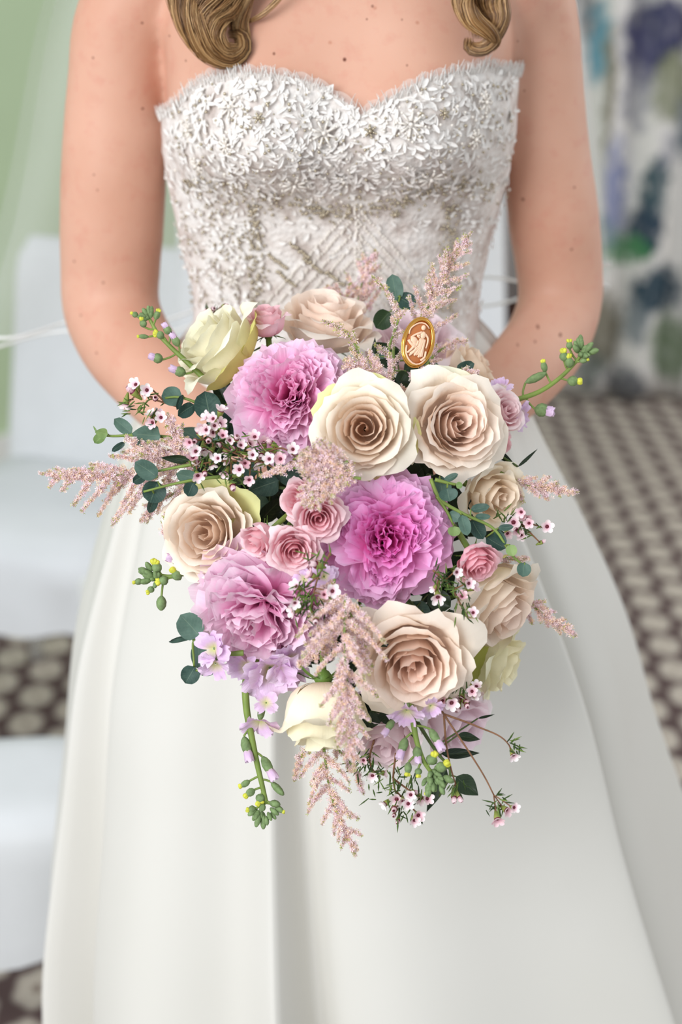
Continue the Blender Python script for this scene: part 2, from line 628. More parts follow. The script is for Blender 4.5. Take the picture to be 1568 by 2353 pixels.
# floral curtain
CY = 4.62
def cblob(px, py, rx, ry, c, st=1.0):
    p = wy(px, py, CY)
    s = CY / 0.96 / F
    return (p[0], p[2], rx * s, ry * s, c, st)
blobs = [cblob(1520, 70, 75, 75, (70, 72, 106)), cblob(1470, 130, 30, 60, (96, 96, 130), 0.8), cblob(1545, 200, 50, 70, (128, 134, 96), 0.8),
         cblob(1505, 430, 32, 70, (72, 96, 104)), cblob(1480, 530, 40, 60, (44, 68, 88)), cblob(1435, 570, 60, 26, (84, 150, 96), 0.9),
         cblob(1412, 440, 26, 110, (128, 138, 184), 0.85), cblob(1508, 670, 58, 58, (32, 66, 84)), cblob(1460, 740, 30, 50, (84, 108, 120), 0.7),
         cblob(1545, 800, 50, 75, (92, 118, 76), 0.85), cblob(1375, 90, 22, 80, (84, 160, 184), 0.9), cblob(1400, 210, 16, 130, (120, 112, 74), 0.8),
         cblob(1460, 240, 26, 50, (110, 112, 140), 0.5), cblob(1385, 760, 40, 90, (104, 96, 62), 0.8), cblob(1350, 30, 20, 60, (120, 124, 130), 0.6),
         cblob(1378, 560, 24, 60, (98, 150, 120), 0.6), cblob(1440, 890, 46, 50, (52, 62, 84), 0.8), cblob(1540, 350, 20, 40, (150, 150, 168), 0.5),
         cblob(1640, 300, 70, 90, (66, 92, 110)), cblob(1650, 620, 60, 70, (110, 130, 90), 0.8), cblob(1360, 850, 36, 40, (60, 84, 80), 0.7)]
nx, nz = 160, 30
xs = np.linspace(0.66, 1.75, nx)
zs = np.linspace(0.02, 2.6, nz)
V, UVs = [], []
for z in zs:
    for i, x in enumerate(xs):
        q = (x - 0.66)
        a = 0.045 * math.sin(q * 44.0 + 0.5 * math.sin(q * 9)) + 0.02 * math.sin(q * 17 + 1.0 + 0.3 * z)
        V.append((x + 0.012 * math.sin(q * 88), CY + a * (0.7 + 0.3 * z / 2.6), z))
        UVs.append((i / nx, z / 2.6))
cu = MB().add(V, gridfaces(nx, nz), UVs).build('curtain', curtain_material(blobs))
tag(cu, 'white floor-length curtain printed with blue, purple and green flowers', 'curtain')
cu.modifiers.new('thick', 'SOLIDIFY').thickness = 0.003


# white covered chairs
def cover_chair(label, loc, rotz, w=0.46, dp=0.46, seat=0.5, drop=0.16, top=0.93, flare=0.0, lean=0.10):
    root = empty('covered_chair', loc, label, 'chair', 'white fabric covered chairs')
    root.rotation_euler = (0, 0, rotz)
    rnd = random.Random(hash(label) % 1000)
    if top is None:
        root.name = 'covered_stool'
        root['category'] = 'stool'
        del root['group']
    # backrest: a rounded slab of cloth, local front = -y
    nu, nv = 48, 16
    V = []
    for j in range(nv if top else 0):
        t = j / (nv - 1)
        z = seat - drop + 0.02 + (top - seat + drop - 0.02) * t
        hw = w / 2 * (1.0 + flare * (1 - t))
        hw *= 1 - 0.10 * max(0, (t - 0.88) / 0.12) ** 2
        hd = 0.035 * (1 - 0.75 * max(0, (t - 0.9) / 0.1) ** 2)
        yb = dp / 2 + lean * (t - 0.35)
        for i in range(nu):
            a = 2 * PI * i / nu
            sx = math.copysign(abs(math.cos(a)) ** 0.35, math.cos(a))
            sy = math.copysign(abs(math.sin(a)) ** 0.6, math.sin(a))
            fold = 0.006 * math.sin(9 * sx + 4 * t) * (1 - t)
            V.append((hw * sx, yb + hd * sy + fold, z))
    if top:
        f = gridfaces(nu, nv, True)
        f.append(tuple((nv - 1) * nu + i for i in range(nu)))
        MB().add(V, f).build('backrest_cover', M['white_cover'], root)
    # seat cover: rounded top and a hanging skirt with soft folds
    nu, rows = 72, [(0.0, 0.030), (0.6, 0.030), (0.92, 0.022), (1.0, 0.0), (1.012, -0.03), (1.02, -drop * 0.45), (1.045, -drop)]
    V = []
    for (r, dz) in rows:
        for i in range(nu):
            a = 2 * PI * i / nu
            sx = math.copysign(abs(math.cos(a)) ** 0.4, math.cos(a))
            sy = math.copysign(abs(math.sin(a)) ** 0.4, math.sin(a))
            k = 1 + (0.03 * math.sin(7 * a) if dz < -0.05 else 0)
            zz = seat + dz + (0.012 * math.sin(5 * a + 1) if dz <= -drop else 0)
            V.append((w / 2 * r * sx * k, dp / 2 * r * sy * k, zz))
    f = gridfaces(nu, len(rows), True)
    MB().add(V, f).build('seat_cover', M['white_cover'], root)
    for sx in (-1, 1):
        for sy in (-1, 1):
            x, y = sx * (w / 2 - 0.03), sy * (dp / 2 - 0.03)
            MB().add(*tube([(x, y, 0), (x, y, seat - 0.01)], [0.013, 0.018], 8)).build('leg', M['wood' if top is None else 'skirting'], root)
    return root


p = wy(250, 850, 2.85)
a = math.radians(-24)
c1 = np.array([p[0], 2.85]) + np.array([-math.sin(-a), -math.cos(a)]) * 0.25
cover_chair('white covered chair beside the green wall, its back upright behind the bare arm', (c1[0] + 0.02, c1[1], 0), a, w=0.47, seat=0.43, drop=0.12, top=0.86)
cover_chair('low stool under a white cloth at the bottom left corner', (-0.50, 1.72, 0), math.radians(8), w=0.40, dp=0.24, seat=0.395, drop=0.17, top=None)
cover_chair('white covered chair straight behind the bride, seen in the gap by her waist', (0.0, 2.35, 0), math.radians(0), w=0.54, top=1.08, flare=0.10)


# ------------------------------------------------------------------ the bride
YT = 1.34            # depth of her vertical axis
TROWS = [(-420, 690, 880, .055, .055), (-330, 688, 882, .055, .055), (-230, 660, 910, .058, .06), (-150, 540, 1020, .066, .07), (-70, 420, 1130, .080, .08),
         (30, 380, 1180, .092, .085), (150, 384, 1176, .100, .09), (260, 388, 1170, .102, .095), (400, 402, 1148, .098, .09),
         (560, 434, 1110, .088, .08), (700, 464, 1084, .084, .078), (800, 452, 1096, .09, .085), (1000, 400, 1160, .11, .11), (1150, 390, 1180, .11, .12)]
tz = np.array([wy(784, r[0], YT)[2] for r in TROWS])[::-1]
txl = np.array([wy(r[1], r[0], YT)[0] for r in TROWS])[::-1]
txr = np.array([wy(r[2], r[0], YT)[0] for r in TROWS])[::-1]
tdf = np.array([r[3] for r in TROWS])[::-1]
tdb = np.array([r[4] for r in TROWS])[::-1]
CUPS = [wy(590, 330, YT - 0.12), wy(975, 320, YT - 0.12)]


class Table:
    def __init__(self, xs, *cols, n=500):
        self.x0, self.x1, self.n = float(xs[0]), float(xs[-1]), n
        t = np.linspace(xs[0], xs[-1], n + 1)
        self.c = list(zip(*[cubic(xs, c, t).tolist() for c in cols]))

    def __call__(self, x):
        k = (min(max(x, self.x0), self.x1) - self.x0) / (self.x1 - self.x0) * self.n
        i = min(int(k), self.n - 1)
        k -= i
        return [p + (q - p) * k for p, q in zip(self.c[i], self.c[i + 1])]


TT = Table(tz, txl, txr, tdf, tdb)


def torso(th, z, off=0.0):
    xl, xr, df, db = TT(z)
    xc, hw = (xl + xr) / 2, (xr - xl) / 2
    s, c = math.sin(th), math.cos(th)
    e = 2 / 2.25
    x = xc + (hw + off) * math.copysign(abs(s) ** e, s)
    y = YT - ((df if c > 0 else db) + off) * math.copysign(abs(c) ** e, c)
    if c > 0:
        for q in CUPS:
            dz = z - q[2]
            sz = 0.075 if dz > 0 else 0.038
            y -= 0.050 * math.exp(-((x - q[0]) / 0.062) ** 2 - (dz / sz) ** 2) * min(1, c * 2.5)
    return np.array([x, y, z])


def torso_n(th, z, off=0.0):
    a = torso(th + 0.02, z, off) - torso(th - 0.02, z, off)
    b = torso(th, z + 0.004, off) - torso(th, z - 0.004, off)
    n = np.cross(a, b)
    n = n / np.linalg.norm(n)
    return n if n @ (torso(th, z, off + 0.01) - torso(th, z, off)) > 0 else -n


def front_pt(px, py):
    """angle and height on the bodice front for a pixel (two fixed-point steps)"""
    z = wy(784, py, YT - 0.10)[2]
    t = 0.0
    for _ in range(3):
        lo, hi = -1.55, 1.55
        for _ in range(12):
            m = (lo + hi) / 2
            d = torso(m, z, 0.006) - CAM
            if (d @ RIGHT) / (d @ FWD) * F + W_ / 2 < px:
                lo = m
            else:
                hi = m
        t = (lo + hi) / 2
        z = wy(px, py, torso(t, z, 0.006)[1])[2]
    return t, z


body = MB()
nt, nzr = 64, 60
V = []
zz = np.linspace(tz[0], tz[-1], nzr)
for z in zz:
    for i in range(nt):
        V.append(torso(-PI + 2 * PI * i / nt, z))
f = gridfaces(nt, nzr, True)
f.append(tuple(range(nt - 1, -1, -1)))
f.append(tuple((nzr - 1) * nt + i for i in range(nt)))
body.add(V, f)


def limb(keys, n=30, nseg=20, flat=1.0):
    P = np.array([wy(k[0], k[1], k[2]) for k in keys])
    R = []
    for k, q in zip(keys, P):
        R.append(k[3] * ((q - CAM) @ FWD) / F)
    a = spline(np.c_[P, np.array(R)], n)
    return tube(a[:, :3], a[:, 3], nseg)


# arms: (pixel x, pixel y, depth, half width in pixels)
ARM_L = [(395, -75, 1.345, 85), (330, -30, 1.35, 112), (285, 60, 1.355, 116), (270, 180, 1.36, 114), (263, 350, 1.365, 121), (258, 500, 1.37, 121),
         (254, 620, 1.375, 115), (254, 700, 1.37, 112), (280, 770, 1.35, 110), (345, 860, 1.31, 102), (430, 950, 1.265, 88), (520, 1030, 1.22, 74), (590, 1080, 1.19, 70)]
ARM_R = [(1170, -80, 1.345, 85), (1210, -30, 1.35, 100), (1232, 60, 1.355, 100), (1243, 180, 1.36, 98), (1256, 350, 1.365, 101), (1272, 500, 1.37, 106),
         (1285, 610, 1.375, 101), (1288, 690, 1.37, 98), (1265, 765, 1.35, 98), (1205, 850, 1.31, 95), (1115, 930, 1.265, 84), (1010, 1015, 1.22, 72), (940, 1070, 1.19, 68)]
body.add(*limb(ARM_L, 48)[:2])
body.add(*limb(ARM_R, 48)[:2])
# hands closing round the bound stems behind the flowers
GRIP = wy(765, 1110, 1.155)
GAX = np.array([0.0, 0.35, -0.94])
GAX /= np.linalg.norm(GAX)
for sd, wrist in ((-1, wy(590, 1080, 1.19)), (1, wy(940, 1070, 1.19))):
    zoff = 0.015 if sd < 0 else -0.045
    g = GRIP + GAX * zoff * -1
    side = np.array([sd * 1.0, 0, 0])
    back = np.cross(GAX, side) * (1 if sd > 0 else -1)
    knuck = g + side * 0.034 + np.array([0, 0.012, 0])
    pal = spline(np.array([np.r_[wrist, 0.026], np.r_[(wrist + knuck) / 2, 0.028], np.r_[knuck, 0.024]]), 8)
    body.add(*tube(pal[:, :3], pal[:, 3], 14)[:2])
    fwd = np.array([0, -1.0, 0])
    for q in range(4):
        o = GAX * (q - 1.5) * 0.0195
        ln = (0.92, 1.0, 0.96, 0.8)[q]
        path = [knuck + o * 0.8, g + o + side * 0.030 + fwd * 0.026 * ln, g + o + fwd * 0.036 * ln + side * 0.004, g + o - side * 0.024 * ln + fwd * 0.022, g + o - side * 0.028 + fwd * 0.002]
        s = spline(np.array(path), 14)
        body.add(*tube(s, np.linspace(0.0095, 0.0075, 14), 8)[:2])
    th = [(wrist + knuck) / 2 - GAX * 0.018, g + side * 0.028 - GAX * 0.045 + fwd * 0.02, g - GAX * 0.05 + fwd * 0.034, g - side * 0.014 - GAX * 0.05 + fwd * 0.03]
    s = spline(np.array(th), 12)
    body.add(*tube(s, np.linspace(0.012, 0.0085, 12), 8)[:2])

bride = empty('person', (0, YT, 0), 'person in a strapless white wedding gown and veil holding the bouquet', 'person')
BO = np.array([0, YT, 0])
body.v = [v - BO for v in body.v]
me = body.mesh('body_raw')
tmp = bpy.data.objects.new('body_raw', me)
col.objects.link(tmp)
rm = tmp.modifiers.new('remesh', 'REMESH')
rm.mode = 'VOXEL'
rm.voxel_size = 0.0045
sm = tmp.modifiers.new('smooth', 'SMOOTH')
sm.factor = 0.5
sm.iterations = 14
dg = bpy.context.evaluated_depsgraph_get()
dg.update()
me2 = bpy.data.meshes.new_from_object(tmp.evaluated_get(dg))
bpy.data.objects.remove(tmp)
bpy.data.meshes.remove(me)
me2.polygons.foreach_set('use_smooth', [True] * len(me2.polygons))
me2.materials.clear()
moles = []
for (px, py, r, s, yy) in [(792, 126, 3.4, 1.0, 1.26), (634, 113, 2.6, .8, 1.26), (855, 9, 2.6, .7, 1.27), (842, 37, 2, .6, 1.27), (931, 137, 2.2, .5, 1.26), (921, 38, 2, .5, 1.27),
                       (218, 130, 2.4, .7, 1.33), (325, 54, 2.4, .8, 1.31), (325, 253, 2.6, .8, 1.32), (219, 398, 2.2, .6, 1.33), (227, 433, 2.4, .5, 1.33), (171, 600, 2.4, .7, 1.34), (237, 650, 2.6, .7, 1.33),
                       (186, 724, 2.6, .5, 1.33), (220, 815, 2.6, .6, 1.30), (1208, 468, 3.2, .8, 1.32), (1318, 427, 2.6, .6, 1.34), (1312, 570, 2.8, .7, 1.34), (1236, 750, 3.2, .8, 1.31), (1287, 767, 3.4, .9, 1.31),
                       (1228, 780, 2.4, .6, 1.30), (1190, 792, 2.4, .5, 1.29), (1205, 208, 2.4, .5, 1.33), (1187, 92, 2.6, .4, 1.33), (390, 82, 2.4, .6, 1.30), (433, 133, 2.2, .6, 1.29), (423, 192, 2, .6, 1.29)]:
    q = wy(px, py, yy)
    moles.append((q[0], q[2], r * 0.00036, s))
me2.materials.append(skin_material(moles))
bd = link('body', me2, bride)
bd['label'] = 'bare arms, shoulders and chest with scattered freckles'

# --- bodice
TOPX = [370, 400, 430, 480, 560, 640, 720, 790, 830, 870, 960, 1040, 1110, 1180, 1200]
TOPY = [262, 243, 212, 176, 166, 172, 190, 230, 264, 238, 188, 166, 150, 158, 162]
bod = MB()
nth, nrow = 220, 90
zbot = wy(784, 770, YT)[2]
rng = np.random.RandomState(3)
ph = rng.rand(12, 4) * 6.28


def ruff(x, z):
    a = 0
    for k in range(12):
        fr = 90 * 1.28 ** k
        a += math.sin(x * fr * math.cos(ph[k, 0]) + z * fr * math.sin(ph[k, 0]) + ph[k, 1]) * (0.8 ** k)
    return a / 3.0


ths = np.linspace(-PI, PI, nth, endpoint=False)
ztop = []
for t in ths:
    z = wy(784, 200, YT - 0.1)[2]
    for _ in range(3):
        q = torso(t, z, 0.006)
        d = q - CAM
        if abs(t) < 1.75:
            u = (d @ RIGHT) / (d @ FWD) * F + W_ / 2
            z = wy(u, np.interp(u, TOPX, TOPY), q[1])[2]
        else:
            z = wy(784, 270, YT)[2]
    ztop.append(z)
ztop = np.array(ztop)
V, UVs = [], []
zund = wy(784, 470, YT - 0.1)[2]
for j in range(nrow):
    v = j / (nrow - 1)
    for i, t in enumerate(ths):
        z = ztop[i] * (1 - v) + zbot * v
        q = torso(t, z, 0.006)
        amp = 0.0022 if z > zund else 0.0010
        n = np.array([math.sin(t), -math.cos(t), 0])
        V.append(q + n * ruff(q[0] + t * 0.05, z) * amp * min(1, v * 12) - BO)
        UVs.append((i / nth, v))
bodice = bod.add(V, gridfaces(nth, nrow, True), UVs).build('bodice', M['lace'], bride)
bodice['label'] = 'ivory strapless sweetheart bodice of beaded lace'

# eyelash lace along the neckline
lm = MB()
rnd = random.Random(5)
front = [i for i, t in enumerate(ths) if abs(t) < 1.7]
for rep in range(5):
    for i in front:
        t = ths[i] + rnd.uniform(-.014, .014)
        z = ztop[i] - rnd.uniform(0.0, 0.006)
        b = torso(t, z, 0.007) - BO
        n = torso_n(t, z)
        sgn = rnd.uniform(-0.5, 0.5)
        L = rnd.uniform(0.004, 0.0085)
        tan = np.cross(n, [0, 0, 1])
        d = np.array([0, 0, 1.0]) + tan * sgn + n * rnd.uniform(0.05, 0.5)
        lm.add(*tube([b, b + d * L * 0.5, b + d * L + tan * sgn * 0.002], [0.0004, 0.0004, 0.0002], 3, False))
lm.build('eyelash_lace', M['appl'], bodice, kind='stuff')
sl = MB()      # sheer scalloped band above the solid lace
V, UVs = [], []
ii = list(range(len(front) * 3))
for k in ii:
    i = front[0] + k / 3.0
    t = np.interp(i, range(nth), ths)
    z0 = np.interp(i, range(nth), ztop)
    sc = 0.0062 * (0.55 + 0.45 * abs(math.sin(k * 0.34)))
    for m, (dz, off) in enumerate(((-0.004, 0.0075), (sc * 0.5, 0.007), (sc, 0.008))):
        V.append(torso(t, z0 + dz, off) - BO)
        UVs.append((k, m))
n3 = len(ii)
Vs = []
for m in range(3):
    Vs += [V[k * 3 + m] for k in range(n3)]
sl.add(Vs, gridfaces(n3, 3)).build('scalloped_edging', M['organza'], bodice)

# organza petals sewn over the cups and thinner over the waist
op = MB()
count = 0
for _ in range(8000):
    if count > 1500:
        break
    px, py = rnd.uniform(385, 1180), rnd.uniform(170, 720)
    if py > 450 and not (rnd.random() < 0.08 or ((px < 600 or px > 1050) and rnd.random() < 0.7)):
        continue
    if py < np.interp(px, TOPX, TOPY) + 14:
        continue
    t, z = front_pt(px, py)
    if abs(t) > 1.5:
        continue
    count += 1
    b = torso(t, z, 0.0065)
    n = torso_n(t, z)
    tan = np.cross([0, 0, 1], n)
    tan /= np.linalg.norm(tan)
    bit = np.cross(n, tan)
    a = rnd.uniform(0, 2 * PI)
    d = tan * math.cos(a) + bit * math.sin(a)
    e = np.cross(n, d)
    L, w = rnd.uniform(0.005, 0.0105), rnd.uniform(0.0009, 0.0022)
    if py > 450:
        L *= 0.75
    lift = rnd.uniform(0.05, 0.5)
    pts = []
    for (v, ww) in ((0, .3), (.4, 1.0), (.75, .9), (1, .15)):
        c = b + d * L * v + n * (0.001 + lift * L * v * v * 0.6)
        for u in (-1, 0, 1):
            pts.append(c + e * u * w * ww + n * abs(u) * 0.0012 * ww - BO)
    op.add(pts, gridfaces(3, 4))
op.build('organza_petals', M['appl'], bodice, kind='stuff')

# beads
bp, bc = MB(), MB()
def bead(px, py, r, target, lift=0.0075):
    t, z = front_pt(px, py)
    c = torso(t, z, lift) - BO
    target.add(*ellipsoid(c, (r, r, r), 6, 4))
for _ in range(420):
    px, py = rnd.uniform(400, 1165), rnd.uniform(190, 470)
    if py > np.interp(px, TOPX, TOPY) + 16:
        bead(px, py, rnd.uniform(0.0007, 0.0014), bc if rnd.random() < 0.6 else bp, 0.010)
for _ in range(760):      # beading under the bust and along the boning seams
    k = rnd.random()
    if k < 0.4:
        px = rnd.uniform(430, 1130)
        py = 455 + 30 * math.cos((px - 784) / 110.0) + rnd.gauss(0, 12)
    elif k < 0.8:
        sx = rnd.choice([590, 1035])
        py = rnd.uniform(470, 715)
        px = sx + (py - 470) * (0.04 if sx < 784 else -0.06) + rnd.gauss(0, 10)
    else:
        px, py = rnd.uniform(420, 590), rnd.uniform(460, 700)
    bead(px, py, rnd.uniform(0.0008, 0.0015), bc, 0.0085)
for sgn in (-1, 1):       # diagonal bead lattice on the centre panel
    for k in range(11):
        x0 = 815
        for m in range(46):
            py = 480 + k * 30 + m * 5.2
            px = x0 + sgn * (10 + m * 4.6)
            if py < 712 and 615 < px < 1030 and py > 470:
                bead(px + rnd.gauss(0, 1.5), py - 0.0, 0.0011, bp, 0.0078)
for m in range(50):
    bead(820 + rnd.gauss(0, 5), 470 + m * 5, 0.0012, bp, 0.008)
for (cx, cy) in [(690, 575), (720, 610), (770, 640), (640, 600), (660, 640)]:
    for m in range(9):
        bead(cx + m * 5 - 20, cy + m * 4 - 16 + rnd.gauss(0, 2), 0.0017, bc, 0.008)
bp.build('pearl_beading', M['pearl'], bodice, kind='stuff')
bc.build('silver_beading', M['crystal'], bodice, kind='stuff')
for (px, py, r) in [(535, 245, 27), (745, 305, 30), (940, 285, 30), (1108, 235, 22), (680, 425, 30), (985, 410, 32), (1085, 320, 20), (525, 335, 16), (540, 640, 22), (745, 490, 9), (905, 490, 9), (850, 300, 12), (600, 270, 10), (1015, 260, 10), (460, 380, 18), (440, 300, 18)]:
    t, z = front_pt(px, py)
    c = torso(t, z, 0.010)
    n = torso_n(t, z)
    tan = np.cross([0, 0, 1], n)
    tan /= np.linalg.norm(tan)
    bit = np.cross(n, tan)
    s = r * 0.00035
    b1 = MB()
    kk = 8 if r > 14 else 6
    for q in range(kk):
        a = 2 * PI * q / kk + px
        d = tan * math.cos(a) + bit * math.sin(a)
        b1.add(*tube([c + d * s * 0.28 - BO, c + d * s * 0.9 + n * 0.001 - BO], 0.0009, 5))
        b1.add(*ellipsoid(c + d * s * 1.05 - BO, (.0011,) * 3, 6, 4))
    b1.add(*ellipsoid(c + n * 0.001 - BO, (.0017,) * 3, 8, 5))
    b1.build('beaded_flower', M['crystal'] if r < 13 else M['pearl'], bodice)

# --- skirt
SROWS = [(735, 462, 1088, .092), (775, 430, 1128, .105), (830, 385, 1165, .125), (900, 345, 1192, .145), (1000, 296, 1232, .165), (1180, 240, 1316, .19), (1420, 178, 1412, .225), (1700, 150, 1478, .26),
         (2000, 120, 1568, .30), (2353, 112, 1685, .34), (2700, 20, 1800, .38), (3300, -20, 1960, .43)]
sz_ = np.array([wy(784, r[0], YT)[2] for r in SROWS])[::-1]
sz_[0] = 0.005
sxl = np.array([wy(r[1], r[0], YT)[0] for r in SROWS])[::-1]
sxr = np.array([wy(r[2], r[0], YT)[0] for r in SROWS])[::-1]
sdf = np.array([r[3] for r in SROWS])[::-1]
# folds: angle at hem, amplitude, width left, width right
FOLDS = [(-0.21, 0.040, 0.20, 0.34), (0.86, 0.055, 0.30, 0.16), (-1.10, 0.032, 0.16, 0.25), (-2.0, 0.04, .2, .2), (1.75, 0.04, .2, .2), (2.6, 0.04, .25, .25), (-2.8, .04, .25, .25)]


ST = Table(sz_, sxl, sxr, sdf)


def skirt(th, z):
    xl, xr, df = ST(z)
    xc, hw = (xl + xr) / 2, (xr - xl) / 2
    s = (sz_[-1] - z) / (sz_[-1] - sz_[0])
    k = min(1, s / 0.55) ** 1.15
    o = 0
    for (tf, A, wl, wr) in FOLDS:
        t = th - tf
        t = (t + PI) % (2 * PI) - PI
        w = wl if t < 0 else wr
        o += -A * math.tanh(t / 0.022) * math.exp(-abs(t) / w) * k
    o += 0.012 * k * math.sin(th * 7.0 + 1.2) + 0.016 * k * math.exp(-((th + 0.62) / 0.16) ** 2) - 0.020 * k * math.exp(-((th + 0.36) / 0.12) ** 2)
    o -= 0.034 * k * math.exp(-((th - 0.91) / 0.055) ** 2) + 0.022 * k * math.exp(-((th + 1.03) / 0.06) ** 2) + 0.02 * k * math.exp(-((th + 0.15) / 0.05) ** 2)
    o += 0.006 * math.sin(th * 26) * math.exp(-s * 14)
    return np.array([xc + (hw + o) * math.sin(th), YT - (df + o) * math.cos(th), z])


nth, nrow = 420, 90
base = np.linspace(-PI, PI, nth, endpoint=False)
tt = sorted(base.tolist() + [tf + d for (tf, A, a, b) in FOLDS for d in np.linspace(-0.05, 0.05, 13)])
nth = len(tt)
V, UVs = [], []
for j in range(nrow):
    v = j / (nrow - 1)
    z = sz_[-1] + (sz_[0] - sz_[-1]) * v ** 1.15
    for t in tt:
        V.append(skirt(t, z) - BO)
        UVs.append((t, v))
sk = MB().add(V, gridfaces(nth, nrow, True), UVs).build('skirt', M['satin'], bride)
sk['label'] = 'full ivory satin skirt falling in deep folds'

# --- hair: curled locks built from single strands
def lock(guide, n, name, seed, Y0=1.235):
    r = random.Random(seed)
    mb = MB()
    G = []
    for (px, py, rad, dy) in guide:
        G.append(np.r_[wy(px, py, Y0 + dy), rad * 0.00034])
    G = spline(np.array(G), 34)
    T = np.gradient(G[:, :3], axis=0)
    T /= np.linalg.norm(T, axis=1)[:, None]
    NN = np.cross(T, [0, 1, 0.15])
    NN /= np.maximum(1e-6, np.linalg.norm(NN, axis=1))[:, None]
    BB = np.cross(T, NN)
    ks = np.arange(34)
    for _ in range(n):
        a0, rr = r.uniform(0, 2 * PI), math.sqrt(r.random())
        tw = r.uniform(1.2, 2.6)
        jit = r.uniform(0.85, 1.12)
        end = r.randint(28, 34)
        a = a0 + tw * ks / 17.0
        P = G[:, :3] + (G[:, 3] * rr * jit)[:, None] * (NN * np.cos(a)[:, None] + BB * (0.6 * np.sin(a))[:, None]) - BO
        w = np.full(34, r.uniform(0.00018, 0.00042))
        w[end - 4:end] *= np.array([.9, .7, .5, .2])
        ring = np.stack([P + w[:, None] * (NN * math.cos(q) + BB * math.sin(q)) for q in (0.0, 2.094, 4.189)], 1)[:end].reshape(-1, 3)
        clump = 0.5 + 0.5 * math.sin(a0 * 3 + rr * 4)
        val = min(1, max(0, 0.12 + 0.62 * clump + r.gauss(0, 0.2)))
        mb.add(ring, gridfaces(3, end, True), np.tile([val, 0], (len(ring), 1)))
    return mb.build(name, M['hair'], bride)


lock([(470, -160, 60, 0), (430, -60, 50, -.005), (425, 10, 36, -.015), (450, 70, 34, -.02), (490, 118, 30, -.02), (535, 132, 22, -.015), (560, 108, 18, -.01), (553, 80, 14, -.005), (525, 78, 10, .0)], 726, 'hair_lock', 1)
lock([(540, -160, 70, 0), (505, -60, 60, -.005), (490, 0, 60, -.01), (480, 50, 45, -.015), (492, 95, 30, -.02), (520, 118, 20, -.02), (548, 112, 14, -.015)], 726, 'hair_lock', 2)
lock([(620, -160, 50, .005), (575, -60, 34, .003), (555, 0, 26, .0), (548, 50, 22, 0), (558, 95, 18, 0), (548, 138, 10, 0)], 352, 'hair_lock', 3)
lock([(700, -120, 8, .0), (645, -10, 7, 0), (600, 35, 6, .0), (560, 55, 5, .005)], 79, 'hair_lock', 4)
lock([(1120, -160, 55, 0), (1085, -60, 42, -.005), (1065, 5, 24, -.015), (1085, 45, 22, -.02), (1125, 75, 16, -.02), (1140, 95, 12, -.01), (1120, 118, 10, -.0)], 440, 'hair_lock', 5)
lock([(1170, -160, 60, 0), (1145, -60, 46, 0), (1135, 0, 36, -.005), (1150, 40, 22, -.01), (1140, 75, 18, -.01), (1110, 112, 16, -.01), (1080, 108, 14, -.005), (1078, 88, 10, 0)], 528, 'hair_lock', 6)
lock([(1110, -160, 40, .01), (1100, -40, 40, .008), (1110, 30, 38, .006), (1105, 90, 22, .006)], 352, 'hair_lock', 7)

# --- veil: two sheer tiers hanging behind the arms, each with a corded hem
def veil(left, right, name, hem, Y0):
    nu, nv = 70, 26
    Lp, Rp = spline(np.array(left, float), nv), spline(np.array(right, float), nv)
    V = []
    for j in range(nv):
        for i in range(nu):
            u = i / (nu - 1)
            hy = hem(u)
            py = -260 + (hy + 260) * j / (nv - 1)
            xl = np.interp(py, Lp[:, 1], Lp[:, 0])
            xr = np.interp(py, Rp[:, 1], Rp[:, 0])
            Y = Y0 + 0.10 * math.sin(PI * u) + 0.012 * math.sin(u * 40 + j * 0.1) - 0.02 * (j / nv)
            V.append(wy(xl + (xr - xl) * u, py, Y) - BO)
    o = MB().add(V, gridfaces(nu, nv)).build('veil_tier', M['veil'], bride)
    P = [V[(nv - 1) * nu + i] for i in range(nu)]
    MB().add(*tube(P, 0.0016, 6)).build('hem_cord', M['cord'], o)
    return o


veil([(200, -260), (128, 0), (20, 560), (-60, 800)], [(1280, -260), (1328, 0), (1392, 480), (1420, 800)], 'veil', lambda u: 770 - 150 * u + 14 * math.sin(u * 30), 1.50)
veil([(180, -260), (100, 0), (-20, 560), (-120, 820)], [(1280, -260), (1322, 0), (1384, 480), (1410, 800)], 'veil', lambda u: 800 - 140 * u + 16 * math.sin(u * 24 + 1), 1.56)

# ------------------------------------------------------------------ flower builders
BIND = wy(765, 1110, 1.15)       # where all the stems are bound
PX = 1.10 / F                    # metres per pixel at the bouquet


def proj_tab(n, rnd, k=5, f0=2.0, gain=1.6):
    return [(f0 * gain ** i * rnd.uniform(0.8, 1.25), rnd.uniform(0, 6.28), 0.75 ** i) for i in range(k)]


def wav(tab, u):
    return sum(a * math.sin(f * u + p) for (f, p, a) in tab)


def bez(P, v):
    a, b, c, d = (1 - v) ** 3, 3 * v * (1 - v) ** 2, 3 * v * v * (1 - v), v ** 3
    return P[0][0] * a + P[1][0] * b + P[2][0] * c + P[3][0] * d, P[0][1] * a + P[1][1] * b + P[2][1] * c + P[3][1] * d


